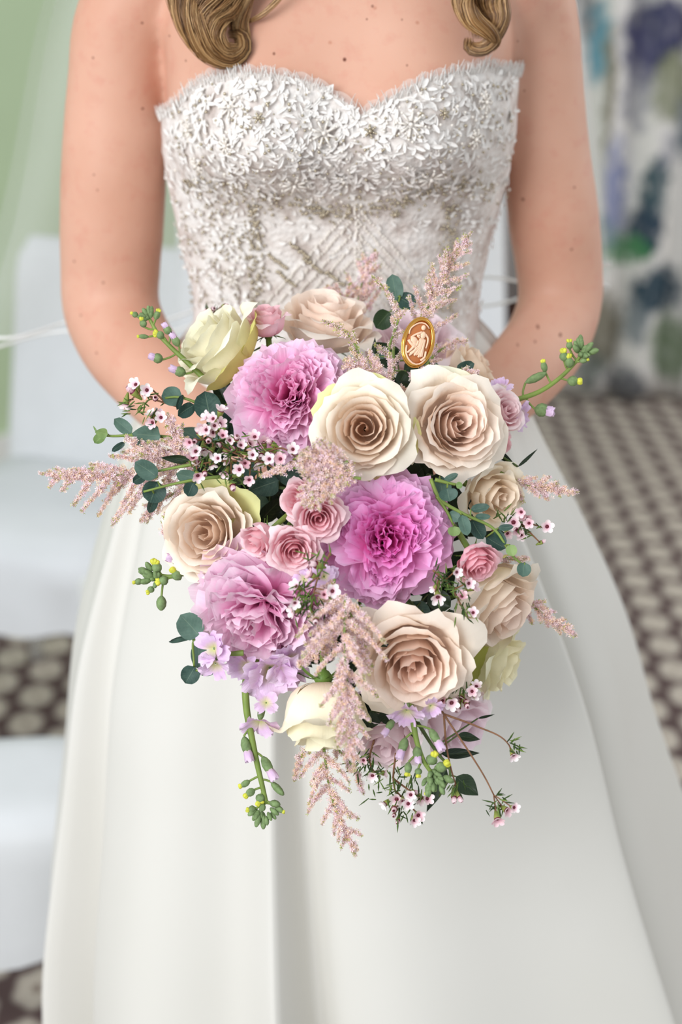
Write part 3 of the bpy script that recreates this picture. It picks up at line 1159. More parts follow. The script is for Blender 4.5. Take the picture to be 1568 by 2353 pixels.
def cup_petal(P, phi, span, rnd, curl=0.0, point=0.05, roll=0.0, ruffle=0.01, tuck=0.0, nu=11, nv=9, side=0.14):
    """petal wrapped round the flower axis: P is the (radius, height) profile"""
    tab = proj_tab(4, rnd, 4, 2.5)
    tb2 = proj_tab(4, rnd, 3, 7.0)
    V, UV = [], []
    lean = rnd.uniform(-.12, .12)
    for j in range(nv):
        v = j / (nv - 1)
        for i in range(nu):
            u = -1 + 2 * i / (nu - 1)
            ed = 1 - side * abs(u) ** 2.6 + point * max(0, 1 - abs(u + lean) * 1.6) ** 1.3 + 0.012 * wav(tb2, u * 2)
            ve = v * ed
            r, z = bez(P, min(ve, 1.0))
            if ve > 1.0:
                z += (ve - 1.0) * 0.5
                r += (ve - 1.0) * 0.4
            c = max(0.0, (ve - 0.62) / 0.38)
            r += curl * c * c * (0.8 + 0.5 * abs(u))
            z -= curl * 0.62 * c ** 3
            rr = roll * max(0, abs(u) - 0.35) ** 2 * ve ** 3
            r += rr + ruffle * ve * ve * wav(tab, u * 1.6)
            z += ruffle * 0.7 * ve * ve * wav(tab, u * 1.6 + 2)
            r += tuck * u * ve
            a = phi + u * span * (0.55 + 0.45 * min(1, ve * 1.6)) * (1 + 0.0 * ve)
            V.append((r * math.cos(a), r * math.sin(a), z))
            UV.append(((u + 1) / 2, v))
    return V, gridfaces(nu, nv), UV


def free_petal(L, Wd, rnd, cup=0.3, bend=0.4, ruffle=0.05, notch=0.06, base=0.25, nu=9, nv=8, rf=3.0, wpos=0.7):
    """petal growing from the origin along +z, facing -y, wide in x"""
    t1 = proj_tab(4, rnd, 4, rf)
    t2 = proj_tab(4, rnd, 4, rf * 2.6)
    V, UV = [], []
    ang0 = 0.0
    cs = [(0.0, 0.0)]
    N = 24
    for k in range(N):
        a = bend * ((k + 0.5) / N) ** 1.3
        cs.append((cs[-1][0] + math.sin(a) * L / N, cs[-1][1] + math.cos(a) * L / N))
    for j in range(nv):
        v = j / (nv - 1)
        for i in range(nu):
            u = -1 + 2 * i / (nu - 1)
            ve = v * (1 - 0.22 * abs(u) ** 3.0 + notch * wav(t2, u * 1.5))
            k = max(0.0, min(ve, 1.08)) * N
            k0 = min(int(k), N - 1)
            fr = k - k0
            yb = cs[k0][0] + (cs[k0 + 1][0] - cs[k0][0]) * fr
            zb = cs[k0][1] + (cs[k0 + 1][1] - cs[k0][1]) * fr
            a = bend * min(1, max(0, ve)) ** 1.3
            w = Wd * (base + (1 - base) * math.sin(PI / 2 * min(1, v / wpos)))
            off = -cup * w * u * u * (0.4 + 0.6 * v) + ruffle * L * v * v * wav(t1, u * 1.8 + v)
            V.append((u * w * (1 - 0.18 * abs(cup) * abs(u)), yb + off * math.cos(a), zb - off * math.sin(a)))
            UV.append(((u + 1) / 2, v))
    return np.array(V), gridfaces(nu, nv), UV


def rot_out(V, th, phi, r0=0.0, z0=0.0, twist=0.0):
    """tilt a free petal outward by th towards azimuth phi"""
    V = np.asarray(V, float)
    if twist:
        c, s_ = math.cos(twist), math.sin(twist)
        V = np.c_[V[:, 0] * c - V[:, 1] * s_, V[:, 0] * s_ + V[:, 1] * c, V[:, 2]]
    c, s_ = math.cos(th), math.sin(th)
    y = V[:, 1] * c + V[:, 2] * s_
    z = -V[:, 1] * s_ + V[:, 2] * c
    y = y + r0
    x = V[:, 0]
    cp_, sp_ = math.cos(phi), math.sin(phi)
    # outward direction is (cos phi, sin phi); x axis is (-sin phi, cos phi) reversed
    X = y * cp_ + x * sp_
    Y = y * sp_ - x * cp_
    return np.c_[X, Y, z + z0]


def stem_to_bind(base, facing, root, Rinv, org, scale, rad=0.0022, mat=None, color=None):
    b = np.asarray(base, float)
    p1 = b - np.asarray(facing) * 0.028
    tgt = BIND + (b - BIND) * 0.12
    mid = (p1 + tgt) / 2 + FWD * 0.012
    P = spline(np.array([b, p1, mid, tgt]), 10)
    L = (P - org) @ Rinv.T / scale
    return MB().add(*tube(L, rad / scale, 6)).build('stem', mat or M['stem'], root)


def sepals(root, n, L, w, th, rnd, z0=0.0, mat=None, r0=0.06):
    for k in range(n):
        V, f, uv = free_petal(L, w, rnd, 0.25, 0.5, 0.03, 0.02, 0.7, 5, 7, wpos=0.3)
        V = np.array(V)
        V[:, 0] *= np.repeat(np.linspace(1.0, 0.12, 7), 5)
        MB().add(rot_out(V, th + rnd.uniform(-.3, .3), 2 * PI * k / n + rnd.uniform(-.2, .2), r0, z0), f, uv).build('sepal', mat or M['green'], root)


def calyx(root, r, h, mat=None):
    V = []
    prof = [(0.25, -1.0), (0.6, -0.85), (0.95, -0.5), (1.0, -0.15), (0.8, 0.1)]
    for (a, b) in prof:
        for i in range(10):
            t = 2 * PI * i / 10
            V.append((a * r * math.cos(t), a * r * math.sin(t), b * h))
    MB().add(V, gridfaces(10, len(prof), True)).build('calyx', mat or M['green'], root)


def lerp(a, b, t):
    return a + (b - a) * t


def rose(label, px, py, D, R_px, facing, inner, outer, guard=None, nguard=0, op=1.0, N=30, seed=0, mat='rose', name='rose', group='roses in the bouquet', roll=0.0,
         sep=True, curlk=1.0, cat='rose', gphi=None, zoff=0.45, messy=0.5):
    rnd = random.Random(seed * 7 + 11)
    sc = R_px * D / F
    fz = cdir(*facing)
    Rm = frame(fz, roll)
    org = cp(px, py, D) - fz * sc * zoff
    root = empty(name, None, label, cat, group, mat=mat4(Rm, org, sc))
    tk = [0.0, 0.12, 0.25, 0.42, 0.6, 0.8, 1.0]
    zo = [0.80, 0.90, 0.97, 0.98, 0.88, 0.66, 0.40]
    zc = [1.10, 1.18, 1.22, 1.22, 1.16, 1.06, 0.92]
    phi = rnd.uniform(0, 6.28)
    for i in range(N):
        q = i / (N - 1)
        t = 0.05 + 0.95 * q ** 0.82
        z = lerp(np.interp(t, tk, zc), np.interp(t, tk, zo), op) + rnd.uniform(-.035, .035) * (0.5 + messy)
        rr = t * lerp(0.74, 1.0, op) * (1 + rnd.uniform(-.07, .07) * messy)
        bulge = rr * lerp(1.08, 0.86, op) + 0.10
        P = [(0.04 + 0.03 * q, 0.0), (bulge, -0.02 + 0.02 * (1 - q)), (rr * lerp(1.02, 0.93, op) + 0.02, z * 0.62), (rr, z)]
        span = lerp(1.75, 0.72, q ** 0.6)
        curl = (0.025 + 0.25 * q ** 1.2 * lerp(0.9, 0.8, op)) * curlk
        V, f, uv = cup_petal(P, phi, span, rnd, curl, 0.03 + 0.10 * q, 0.18 * q * curlk, (0.006 + 0.013 * q) * (1 + messy), 0.05 * (1 - q) + 0.015 + 0.03 * messy * rnd.uniform(-1, 1), 13 if q > .3 else 11, 10, side=0.12 + 0.10 * q)
        c = mixc(lin(inner), lin(outer), q ** 0.9)
        g = rnd.uniform(0.95, 1.04)
        MB().add(V, f, uv).build('petal', M[mat], root, color=(c[0] * g, c[1] * g, c[2] * g, 1))
        phi += 2.39996 + rnd.uniform(-.15, .15) * (1 + 2 * messy)
    for k in range(nguard):
        z = lerp(0.86, 0.20, op) - 0.05 * k
        rr = lerp(0.86, 1.08, op)
        P = [(0.07, -0.02), (rr * 0.9, -0.08), (rr * 1.0, z * 0.5), (rr, z)]
        a = (gphi[k % len(gphi)] if gphi else phi)
        V, f, uv = cup_petal(P, a, 0.62, rnd, 0.16, 0.06, 0.1, 0.022, 0.0, 13, 9, 0.2)
        c = lin(guard)
        MB().add(V, f, uv).build('petal', M[mat], root, color=c + (1,))
        phi += 2.2
    calyx(root, 0.17, 0.22)
    if sep:
        sepals(root, 5, 0.62, 0.10, 1.9, rnd, -0.04, r0=0.10)
    Ri = np.linalg.inv(Rm)
    stem_to_bind(org - fz * sc * 0.18, fz, root, Ri, org, sc)
    return root


def peony(label, px, py, D, R_px, facing, inner, outer, N=100, seed=0, mat='peony', roll=0.0, squash=0.8, tmax=1.7, guards=8, open_=0.0, pw=1.0):
    rnd = random.Random(seed * 13 + 5)
    sc = R_px * D / F
    fz = cdir(*facing)
    Rm = frame(fz, roll)
    org = cp(px, py, D) - fz * sc * 0.35
    root = empty('peony', None, label, 'peony', 'peonies in the bouquet', mat=mat4(Rm, org, sc))
    for i in range(N):
        q = (i + 0.5) / N
        th = open_ + tmax * q ** 0.62
        phi = i * 2.39996 + rnd.uniform(-.35, .35)
        th += rnd.uniform(-.16, .16)
        phi += 0.5 * math.sin(3 * phi + seed)
        L = (0.80 + 0.18 * math.sin(min(th, PI / 2))) * rnd.uniform(0.92, 1.05)
        L *= lerp(1.0, squash, max(0, math.cos(th)))
        wd = pw * rnd.uniform(0.30, 0.46) * (0.62 + 0.55 * q)
        V, f, uv = free_petal(L, wd, rnd, rnd.uniform(0.08, 0.38), rnd.uniform(-0.5, 0.25) + 0.2 * q, 0.045, 0.028, 0.2, 13, 9, rf=3.0, wpos=0.7)
        c = mixc(lin(inner), lin(outer), q ** 0.7 + rnd.uniform(-.12, .12))
        MB().add(rot_out(V, th, phi, 0.03, 0.0, rnd.uniform(-.45, .45)), f, uv).build('petal', M[mat], root, color=c + (1,))
    for k in range(guards):
        V, f, uv = free_petal(1.08, 0.46, rnd, 0.35, -0.35, 0.02, 0.03, 0.3, 11, 9, rf=2.0, wpos=0.75)
        c = mixc(lin(outer), lin(inner), 0.15)
        MB().add(rot_out(V, tmax + rnd.uniform(-.05, .25), 2 * PI * k / guards + rnd.uniform(-.15, .15), 0.04, -0.06), f, uv).build('petal', M[mat], root, color=c + (1,))
    calyx(root, 0.2, 0.22)
    stem_to_bind(org - fz * sc * 0.18, fz, root, np.linalg.inv(Rm), org, sc, 0.003)
    return root


GREENP = (222, 222, 150)
# roses -------------------------------------------------------------
rose('cream yellow rose in profile at the upper left edge of the bouquet', 505, 802, 1.115, 118, (-0.74, 0.50, 0.40), (255, 250, 226), (255, 251, 232), (222, 216, 132), 2, 0.42, 20, 1, gphi=[-0.6, 0.5], messy=.4)
rose('blush rose in profile behind the top peony', 750, 745, 1.16, 116, (0.12, 0.85, 0.45), (255, 234, 222), (255, 243, 232), None, 0, 0.8, 22, 2, messy=.8)
rose('cream rose with coffee-pink spiral heart facing straight out', 838, 985, 1.045, 106, (-0.06, -0.02, 1.0), (246, 218, 198), (255, 248, 234), (240, 240, 174), 4, 0.95, 25, 3, gphi=[2.6, 1.6, 4.4, 5.9], messy=.2)
rose('large open blush rose with a pointed top petal on the right', 1045, 978, 1.065, 116, (0.25, 0.02, 0.95), (255, 230, 217), (255, 245, 233), (252, 250, 228), 2, 0.85, 27, 4, gphi=[1.7, 3.3], messy=.9)
rose('small half-open cream rose below the large blush rose', 1128, 1135, 1.10, 84, (0.55, -0.25, 0.8), (255, 234, 216), (255, 247, 229), None, 0, 0.35, 16, 5)
rose('blush rose with green-tinged guard petals at the left edge', 480, 1228, 1.075, 108, (-0.25, -0.02, 0.96), (255, 233, 217), (255, 243, 229), (236, 236, 168), 3, 0.85, 25, 6, gphi=[0.8, 1.6, 5.6], messy=.9)
rose('large blush rose with rolled cream petals low in the middle', 950, 1515, 1.045, 130, (0.02, -0.42, 0.9), (255, 226, 212), (255, 244, 231), None, 0, 0.8, 25, 7, curlk=1.35, messy=1.0)
rose('blush rose tipped to the right with a yellow-green guard petal', 1130, 1385, 1.095, 122, (0.62, -0.55, 0.45), (255, 232, 220), (255, 246, 232), (236, 230, 150), 1, 0.6, 21, 8, gphi=[2.2], messy=.8)
rose('pale cream rose seen from the side at the lower right edge', 1130, 1512, 1.125, 98, (0.85, -0.38, 0.25), (252, 244, 214), (252, 249, 222), (176, 182, 90), 1, 0.4, 16, 9, gphi=[3.4], messy=.8)
rose('cream bell-shaped rose hanging head down at the bottom', 745, 1640, 1.065, 132, (0.02, -0.97, 0.12), (255, 248, 220), (255, 249, 226), None, 0, 0.12, 14, 10, zoff=0.55)
rose('pale lilac rose behind the stock stem at the bottom', 892, 1690, 1.10, 92, (-0.25, -0.6, 0.7), (254, 232, 240), (255, 242, 248), None, 0, 0.5, 16, 11)
rose('pale lilac rose with a frilled edge under the twigs', 1045, 1655, 1.125, 104, (0.5, -0.45, 0.55), (254, 234, 246), (255, 244, 252), None, 0, 0.75, 16, 12, messy=1.0)
rose('pale blush rose tucked behind at the upper right', 1078, 850, 1.165, 76, (0.72, 0.5, 0.2), (252, 230, 212), (255, 240, 222), (240, 220, 172), 1, 0.55, 14, 13, gphi=[5.6])
rose('pale lilac rose behind the cameo brooch', 950, 790, 1.185, 112, (0.0, 0.7, 0.5), (248, 228, 236), (252, 238, 244), None, 0, 0.85, 18, 14, messy=.8)

PK, PKL = (255, 212, 219), (255, 232, 236)
def spray(label, px, py, D, R, facing, op, seed, inner=PK, outer=PKL, N=20):
    rose(label, px, py, D, R, facing, inner, outer, None, 0, op, N, seed, 'spray', 'spray_rose', 'pink spray roses in the bouquet', cat='rose')
spray('pink spray rose bud pointing up at the top of the bouquet', 614, 745, 1.115, 58, (-0.08, 0.9, 0.38), 0.05, 21, N=14)
spray('pink spray rose bud leaning down left beside its green sepals', 602, 1236, 1.05, 56, (-0.55, -0.5, 0.6), 0.1, 22, N=14)
spray('pink spray rose opening below the middle pair', 676, 1262, 1.035, 58, (0.12, -0.32, 0.94), 0.7, 23, N=22)
spray('pink spray rose under the astilbe plume, facing out', 732, 1188, 1.035, 60, (0.1, -0.25, 0.96), 0.65, 24, N=22)
spray('pink spray rose half hidden behind its open neighbour', 690, 1150, 1.06, 52, (-0.6, 0.05, 0.75), 0.5, 25, N=18)
spray('deep pink spray rose on the right beside the dark peony', 1094, 1288, 1.06, 58, (0.35, -0.62, 0.7), 0.35, 26, (255, 198, 210), (255, 224, 230), 18)
spray('pale pink spray rose bud on the right under the stock stem', 1150, 950, 1.10, 60, (0.42, 0.2, 0.75), 0.1, 27, (255, 232, 234), (255, 243, 243), 16)
spray('small pink spray rose peeping out below the pale bud', 1148, 1022, 1.125, 34, (0.5, -0.6, 0.5), 0.6, 28, N=12)
# peonies -----------------------------------------------------------
peony('bright pink peony at the upper left of the bouquet', 662, 898, 1.075, 144, (-0.12, 0.25, 0.93), (255, 208, 232), (255, 240, 250), 92, 1, squash=0.8)
peony('magenta-hearted peony in the centre of the bouquet', 890, 1240, 1.045, 154, (0.05, -0.05, 1.0), (250, 150, 222), (250, 222, 244), 104, 2, squash=0.72)
peony('pale pink peony tipped downward at the lower left', 598, 1425, 1.065, 166, (-0.16, -0.55, 0.8), (255, 232, 242), (255, 248, 252), 62, 3, 'peony_light', squash=0.85, pw=1.25)

# ------------------------------------------------------------------ greenery and small flowers
def C2(pts, D):
    """pixel polyline (optionally with its own depth offset) to points"""
    return np.array([cp(p[0], p[1], D + (p[2] if len(p) > 2 else 0.0)) for p in pts])


def leaf_mesh(L, w, shape='round', seed=0, bend=0.25, fold=0.25):
    rnd = random.Random(seed)
    nu, nv = 7, 9
    V, UV = [], []
    for j in range(nv):
        v = j / (nv - 1)
        if shape == 'round':
            ww = math.sqrt(max(0, 1 - (2 * v - 1.0) ** 2)) ** 0.95 * (1.06 - 0.12 * v)
        elif shape == 'heart':
            ww = math.sin(PI * v ** 0.62) ** 0.8
        else:
            ww = math.sin(PI * v ** 0.8) ** 0.9 * (1.05 - 0.25 * v)
        ww = max(ww, 0.02)
        for i in range(nu):
            u = -1 + 2 * i / (nu - 1)
            z = fold * abs(u) * ww * w + bend * L * (v - 0.5) ** 2 - bend * L * 0.25 + 0.02 * L * math.sin(3 * u + 5 * v + seed)
            V.append((u * ww * w, v * L, z))
            UV.append(((u + 1) / 2, v))
    return V, gridfaces(nu, nv), UV


def put_leaf(root, org, px, py, L, w, ang, D, shape='round', mat='euc', tilt=0.0, roll=0.0, tint=(1, 1, 1), seed=0):
    """leaf centred on (px,py); ang = image direction base->tip in degrees (0 right, 90 up)"""
    a = math.radians(ang)
    d = cdir(math.cos(a) * math.cos(tilt), math.sin(a) * math.cos(tilt), math.sin(tilt))
    n = cdir(0, 0, 1)
    n = n - d * (n @ d)
    n /= np.linalg.norm(n)
    x = np.cross(d, n)
    c, s_ = math.cos(roll), math.sin(roll)
    x, n = x * c + n * s_, n * c - x * s_
    s = D / F
    c0 = cp(px, py, D) - d * L * s / 2
    V, f, uv = leaf_mesh(L * s, w * s / 2, shape, seed)
    V = np.asarray(V)
    Wd = c0 + V[:, :1] * x + V[:, 1:2] * d + V[:, 2:3] * n
    MB().add(Wd - org, f, uv).build('leaf', M[mat], root, color=tuple(tint) + (1,))
    return c0


def sprig(label, name, cat, group, D, stems, leaves, mat='euc', shape='round', stem_mat='stem', rad=0.0011):
    """stems: list of pixel polylines; leaves: (px, py, len, wid, angle[, tilt, roll, dD, shape])"""
    org = C2(stems[0][:1], D)[0]
    root = empty(name, org, label, cat, group)
    st = MB()
    for k, sp in enumerate(stems):
        P = spline(C2(sp, D), max(4, len(sp) * 4))
        st.add(*tube(P - org, np.linspace(rad * 1.3, rad * 0.7, len(P)), 6))
    sobj = st.build('stem', M[stem_mat], root)
    tips = np.concatenate([spline(C2(sp, D), 24) for sp in stems])
    pet = MB()
    for k, lf in enumerate(leaves):
        px, py, L, w, ang = lf[:5]
        tilt = lf[5] if len(lf) > 5 else 0.15
        roll = lf[6] if len(lf) > 6 else 0.0
        dD = lf[7] if len(lf) > 7 else 0.0
        sh = lf[8] if len(lf) > 8 else shape
        mt = lf[9] if len(lf) > 9 else mat
        b = put_leaf(root, org, px, py, L, w, ang, D + dD, sh, mt, tilt, roll, seed=k + int(px))
        q = tips[np.argmin(np.linalg.norm(tips - b, axis=1))]
        pet.add(*tube([q - org, (q + b) / 2 - org, b - org], [rad * .7, rad * .6, rad * .5], 5, False))
    if leaves:
        pet.build('leaf_stalks', M[stem_mat], root)
    return root


EG = 'eucalyptus sprigs in the bouquet'
sprig('eucalyptus sprig reaching out left over the forearm', 'eucalyptus_sprig', 'foliage', EG, 1.09, [[(430, 1010), (370, 1003), (310, 1000), (240, 1000), (225, 996)]],
      [(283, 979, 52, 30, 140), (336, 1000, 66, 56, 175, .2, .2, -.006, 'heart'), (328, 1022, 50, 40, 200, .1, -.4, .008), (272, 1027, 36, 15, 215, .1, .3), (233, 995, 30, 26, 170, .2, .3, -.004, 'heart', 'lime_leaf'), (228, 1008, 30, 26, 225, .2, -.3, .003, 'round', 'lime_leaf'), (218, 985, 16, 5, 120, 0, 0, 0, 'lance', 'lime_leaf')])
sprig('eucalyptus sprig with the largest round leaf beside the top peony', 'eucalyptus_sprig', 'foliage', EG, 1.085, [[(520, 990), (450, 925), (400, 912), (380, 915)]],
      [(477, 931, 66, 62, 100, .25, 0, -.01), (428, 943, 46, 34, 215, .2, .5, -.004), (395, 911, 48, 46, 180, .1, -.1), (413, 925, 38, 18, 250, .3, .8, -.006), (500, 985, 60, 50, 60, .1, .2, .01), (530, 950, 50, 34, 280, .1, 0, .02)])
sprig('eucalyptus sprig crossing in front of the left astilbe', 'eucalyptus_sprig', 'foliage', EG, 1.065, [[(560, 1092), (480, 1098), (400, 1112), (330, 1130)], [(470, 1062), (400, 1075), (350, 1085)]],
      [(336, 1079, 62, 44, 145, .25, .2, -.006), (354, 1131, 52, 56, 250, .1, .2, .004), (402, 1055, 66, 24, 175, .1, .6, -.004, 'heart', 'dark_leaf'), (432, 1096, 56, 34, 165, .15, .2, .004), (438, 1125, 34, 34, 250, .2, .2, -.004), (350, 1160, 40, 26, 250, .1, .6, .01), (320, 1100, 34, 26, 210, .1, .5, .006)])
sprig('eucalyptus sprig trailing over the right side with small leaves', 'eucalyptus_sprig', 'foliage', EG, 1.055, [[(990, 1100), (1010, 1145), (1060, 1178), (1135, 1215), (1186, 1285), (1206, 1300)], [(1004, 1140), (1030, 1180), (1042, 1205)], [(1000, 1102), (1040, 1112), (1062, 1116)]],
      [(1016, 1122, 56, 46, 280, .1, .2, .006), (1031, 1137, 32, 44, 280, .25, 0, -.006), (1045, 1187, 32, 26, 330, .2), (1068, 1207, 50, 30, 285, .2, .3, -.004), (1098, 1216, 52, 38, 300, .1, .3, .006), (1104, 1167, 44, 22, 10, .2, .4), (1110, 1187, 36, 16, 0, .1, .4), (1163, 1212, 36, 16, 5, .2, .3),
       (1150, 1234, 44, 22, 305, .2, .2), (1044, 1221, 24, 30, 270, .2, 0, -.004, 'round', 'lime_leaf'), (1140, 1247, 52, 34, 330, .1, .2, .01), (1176, 1265, 28, 26, 285, .2, 0, -.004, 'round', 'lime_leaf'), (1204, 1309, 34, 34, 260, .2, .1, -.002), (1037, 1097, 36, 18, 25, .1, .5), (1056, 1115, 16, 16, 0, .3, 0, -.005, 'round', 'lime_leaf')])
sprig('eucalyptus sprig hanging under the pale peony on the left', 'eucalyptus_sprig', 'foliage', EG, 1.09, [[(520, 1460), (470, 1470), (452, 1468), (446, 1530)], [(480, 1545), (450, 1540)]],
      [(437, 1438, 68, 62, 130, .15, .1, -.004), (414, 1470, 52, 18, 190, .1, .7), (458, 1508, 62, 40, 275, .1, .3, .006), (437, 1551, 44, 44, 240, .15, 0), (472, 1546, 40, 16, 355, .1, .6, .004)])
sprig('eucalyptus sprig standing up beside the cameo brooch', 'eucalyptus_sprig', 'foliage', EG, 1.125, [[(905, 860), (905, 780), (915, 700), (920, 680)]],
      [(907, 661, 62, 40, 100, .1), (935, 693, 46, 44, 330, .1, .2), (880, 735, 50, 46, 230, .1, .2, .01, 'round', 'dark_leaf'), (880, 812, 30, 20, 240, .1), (860, 797, 44, 12, 85, .1, .3, 0, 'lance', 'dark_leaf'), (992, 842, 44, 30, 320, .1, 0, .01), (925, 868, 36, 30, 240, .1, 0, -.004, 'round', 'dark_leaf')])
sprig('dark eucalyptus leaves behind the large blush rose', 'eucalyptus_sprig', 'foliage', EG, 1.11, [[(1040, 920), (1075, 870), (1070, 845)]],
      [(1070, 843, 44, 26, 20, .1), (1088, 880, 54, 44, 300, .1, .1, .004, 'round', 'dark_leaf'), (1112, 892, 30, 12, 60, .1, 0, 0, 'lance', 'dark_leaf')])
RG = 'dark glossy leaf sprays in the bouquet'
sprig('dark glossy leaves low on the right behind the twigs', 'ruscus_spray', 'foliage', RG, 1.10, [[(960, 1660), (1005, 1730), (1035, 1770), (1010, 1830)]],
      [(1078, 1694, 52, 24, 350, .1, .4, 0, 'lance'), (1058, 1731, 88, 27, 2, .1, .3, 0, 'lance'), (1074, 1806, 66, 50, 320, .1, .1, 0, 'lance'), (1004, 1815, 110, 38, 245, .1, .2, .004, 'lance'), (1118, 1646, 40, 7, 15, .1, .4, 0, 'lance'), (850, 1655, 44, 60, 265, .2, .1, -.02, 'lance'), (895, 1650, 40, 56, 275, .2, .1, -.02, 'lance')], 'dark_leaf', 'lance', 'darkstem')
sprig('narrow dark leaves sticking out at the right beside the small cream rose', 'ruscus_spray', 'foliage', RG, 1.10, [[(1100, 1010), (1140, 1040), (1190, 1072)]],
      [(1158, 1050, 62, 20, 325, .1, .2, 0, 'lance'), (1213, 1052, 62, 9, 42, .1, .4, 0, 'lance')], 'dark_leaf', 'lance', 'darkstem')
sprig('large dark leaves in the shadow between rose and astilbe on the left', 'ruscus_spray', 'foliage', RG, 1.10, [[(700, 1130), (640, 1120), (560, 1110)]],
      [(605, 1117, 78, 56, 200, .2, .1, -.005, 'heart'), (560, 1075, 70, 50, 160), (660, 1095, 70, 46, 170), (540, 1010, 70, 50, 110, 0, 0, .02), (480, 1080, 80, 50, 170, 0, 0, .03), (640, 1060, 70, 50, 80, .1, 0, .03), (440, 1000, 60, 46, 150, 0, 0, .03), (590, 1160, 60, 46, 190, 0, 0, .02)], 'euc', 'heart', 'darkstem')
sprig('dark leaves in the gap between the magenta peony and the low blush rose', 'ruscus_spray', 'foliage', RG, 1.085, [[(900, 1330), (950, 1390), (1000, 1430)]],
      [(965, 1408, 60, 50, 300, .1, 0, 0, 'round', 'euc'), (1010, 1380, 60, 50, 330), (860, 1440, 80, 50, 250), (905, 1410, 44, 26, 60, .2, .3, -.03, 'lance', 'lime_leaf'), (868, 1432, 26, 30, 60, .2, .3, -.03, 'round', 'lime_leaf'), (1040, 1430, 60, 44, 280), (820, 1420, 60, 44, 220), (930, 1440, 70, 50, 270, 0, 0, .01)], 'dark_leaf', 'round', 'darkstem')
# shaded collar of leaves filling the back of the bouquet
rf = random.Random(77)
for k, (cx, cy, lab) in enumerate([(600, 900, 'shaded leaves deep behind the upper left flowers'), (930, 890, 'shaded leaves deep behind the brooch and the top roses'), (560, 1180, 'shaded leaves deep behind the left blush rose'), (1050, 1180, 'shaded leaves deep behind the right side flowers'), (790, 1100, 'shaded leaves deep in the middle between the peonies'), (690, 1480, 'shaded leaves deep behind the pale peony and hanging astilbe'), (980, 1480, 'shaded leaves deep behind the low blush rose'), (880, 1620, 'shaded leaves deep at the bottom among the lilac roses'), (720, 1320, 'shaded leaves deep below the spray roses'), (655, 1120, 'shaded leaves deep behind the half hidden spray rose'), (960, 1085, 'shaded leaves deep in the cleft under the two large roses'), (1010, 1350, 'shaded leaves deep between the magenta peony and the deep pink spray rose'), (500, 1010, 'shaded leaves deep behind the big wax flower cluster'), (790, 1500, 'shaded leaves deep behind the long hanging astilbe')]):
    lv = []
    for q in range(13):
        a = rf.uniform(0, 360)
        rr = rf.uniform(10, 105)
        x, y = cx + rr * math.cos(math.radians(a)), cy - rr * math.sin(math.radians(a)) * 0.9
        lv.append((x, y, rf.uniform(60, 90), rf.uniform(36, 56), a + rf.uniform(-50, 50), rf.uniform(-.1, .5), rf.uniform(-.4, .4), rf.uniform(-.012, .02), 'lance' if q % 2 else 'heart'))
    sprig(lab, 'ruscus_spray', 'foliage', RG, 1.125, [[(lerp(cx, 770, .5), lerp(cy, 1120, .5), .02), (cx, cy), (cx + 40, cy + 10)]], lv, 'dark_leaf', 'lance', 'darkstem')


# --- astilbe ---------------------------------------------------------
def floret(mb, c, s, rnd, val):
    R = frame(np.array([rnd.gauss(0, 1), rnd.gauss(0, 1), rnd.gauss(0, 1)]) + cdir(0, 0, 1) * 1.0, rnd.uniform(0, 6))
    V, f = [], []
    for k in range(5):
        a = 2 * PI * k / 5
        d = np.array([math.cos(a), math.sin(a), 0.55])
        e = np.array([-math.sin(a), math.cos(a), 0])
        n0 = len(V)
        V += [d * s * 0.1, d * s * 0.6 + e * s * 0.22, d * s * rnd.uniform(.9, 1.2), d * s * 0.6 - e * s * 0.22]
        f.append((n0, n0 + 1, n0 + 2, n0 + 3))
    V = np.array(V) @ R.T + c
    uv = np.stack([np.clip(val + np.repeat([rnd.uniform(-.16, .16) for _ in range(5)], 4), 0, 0.86 if val < .86 else 1), np.zeros(len(V))], 1)
    mb.add(V, f, uv)


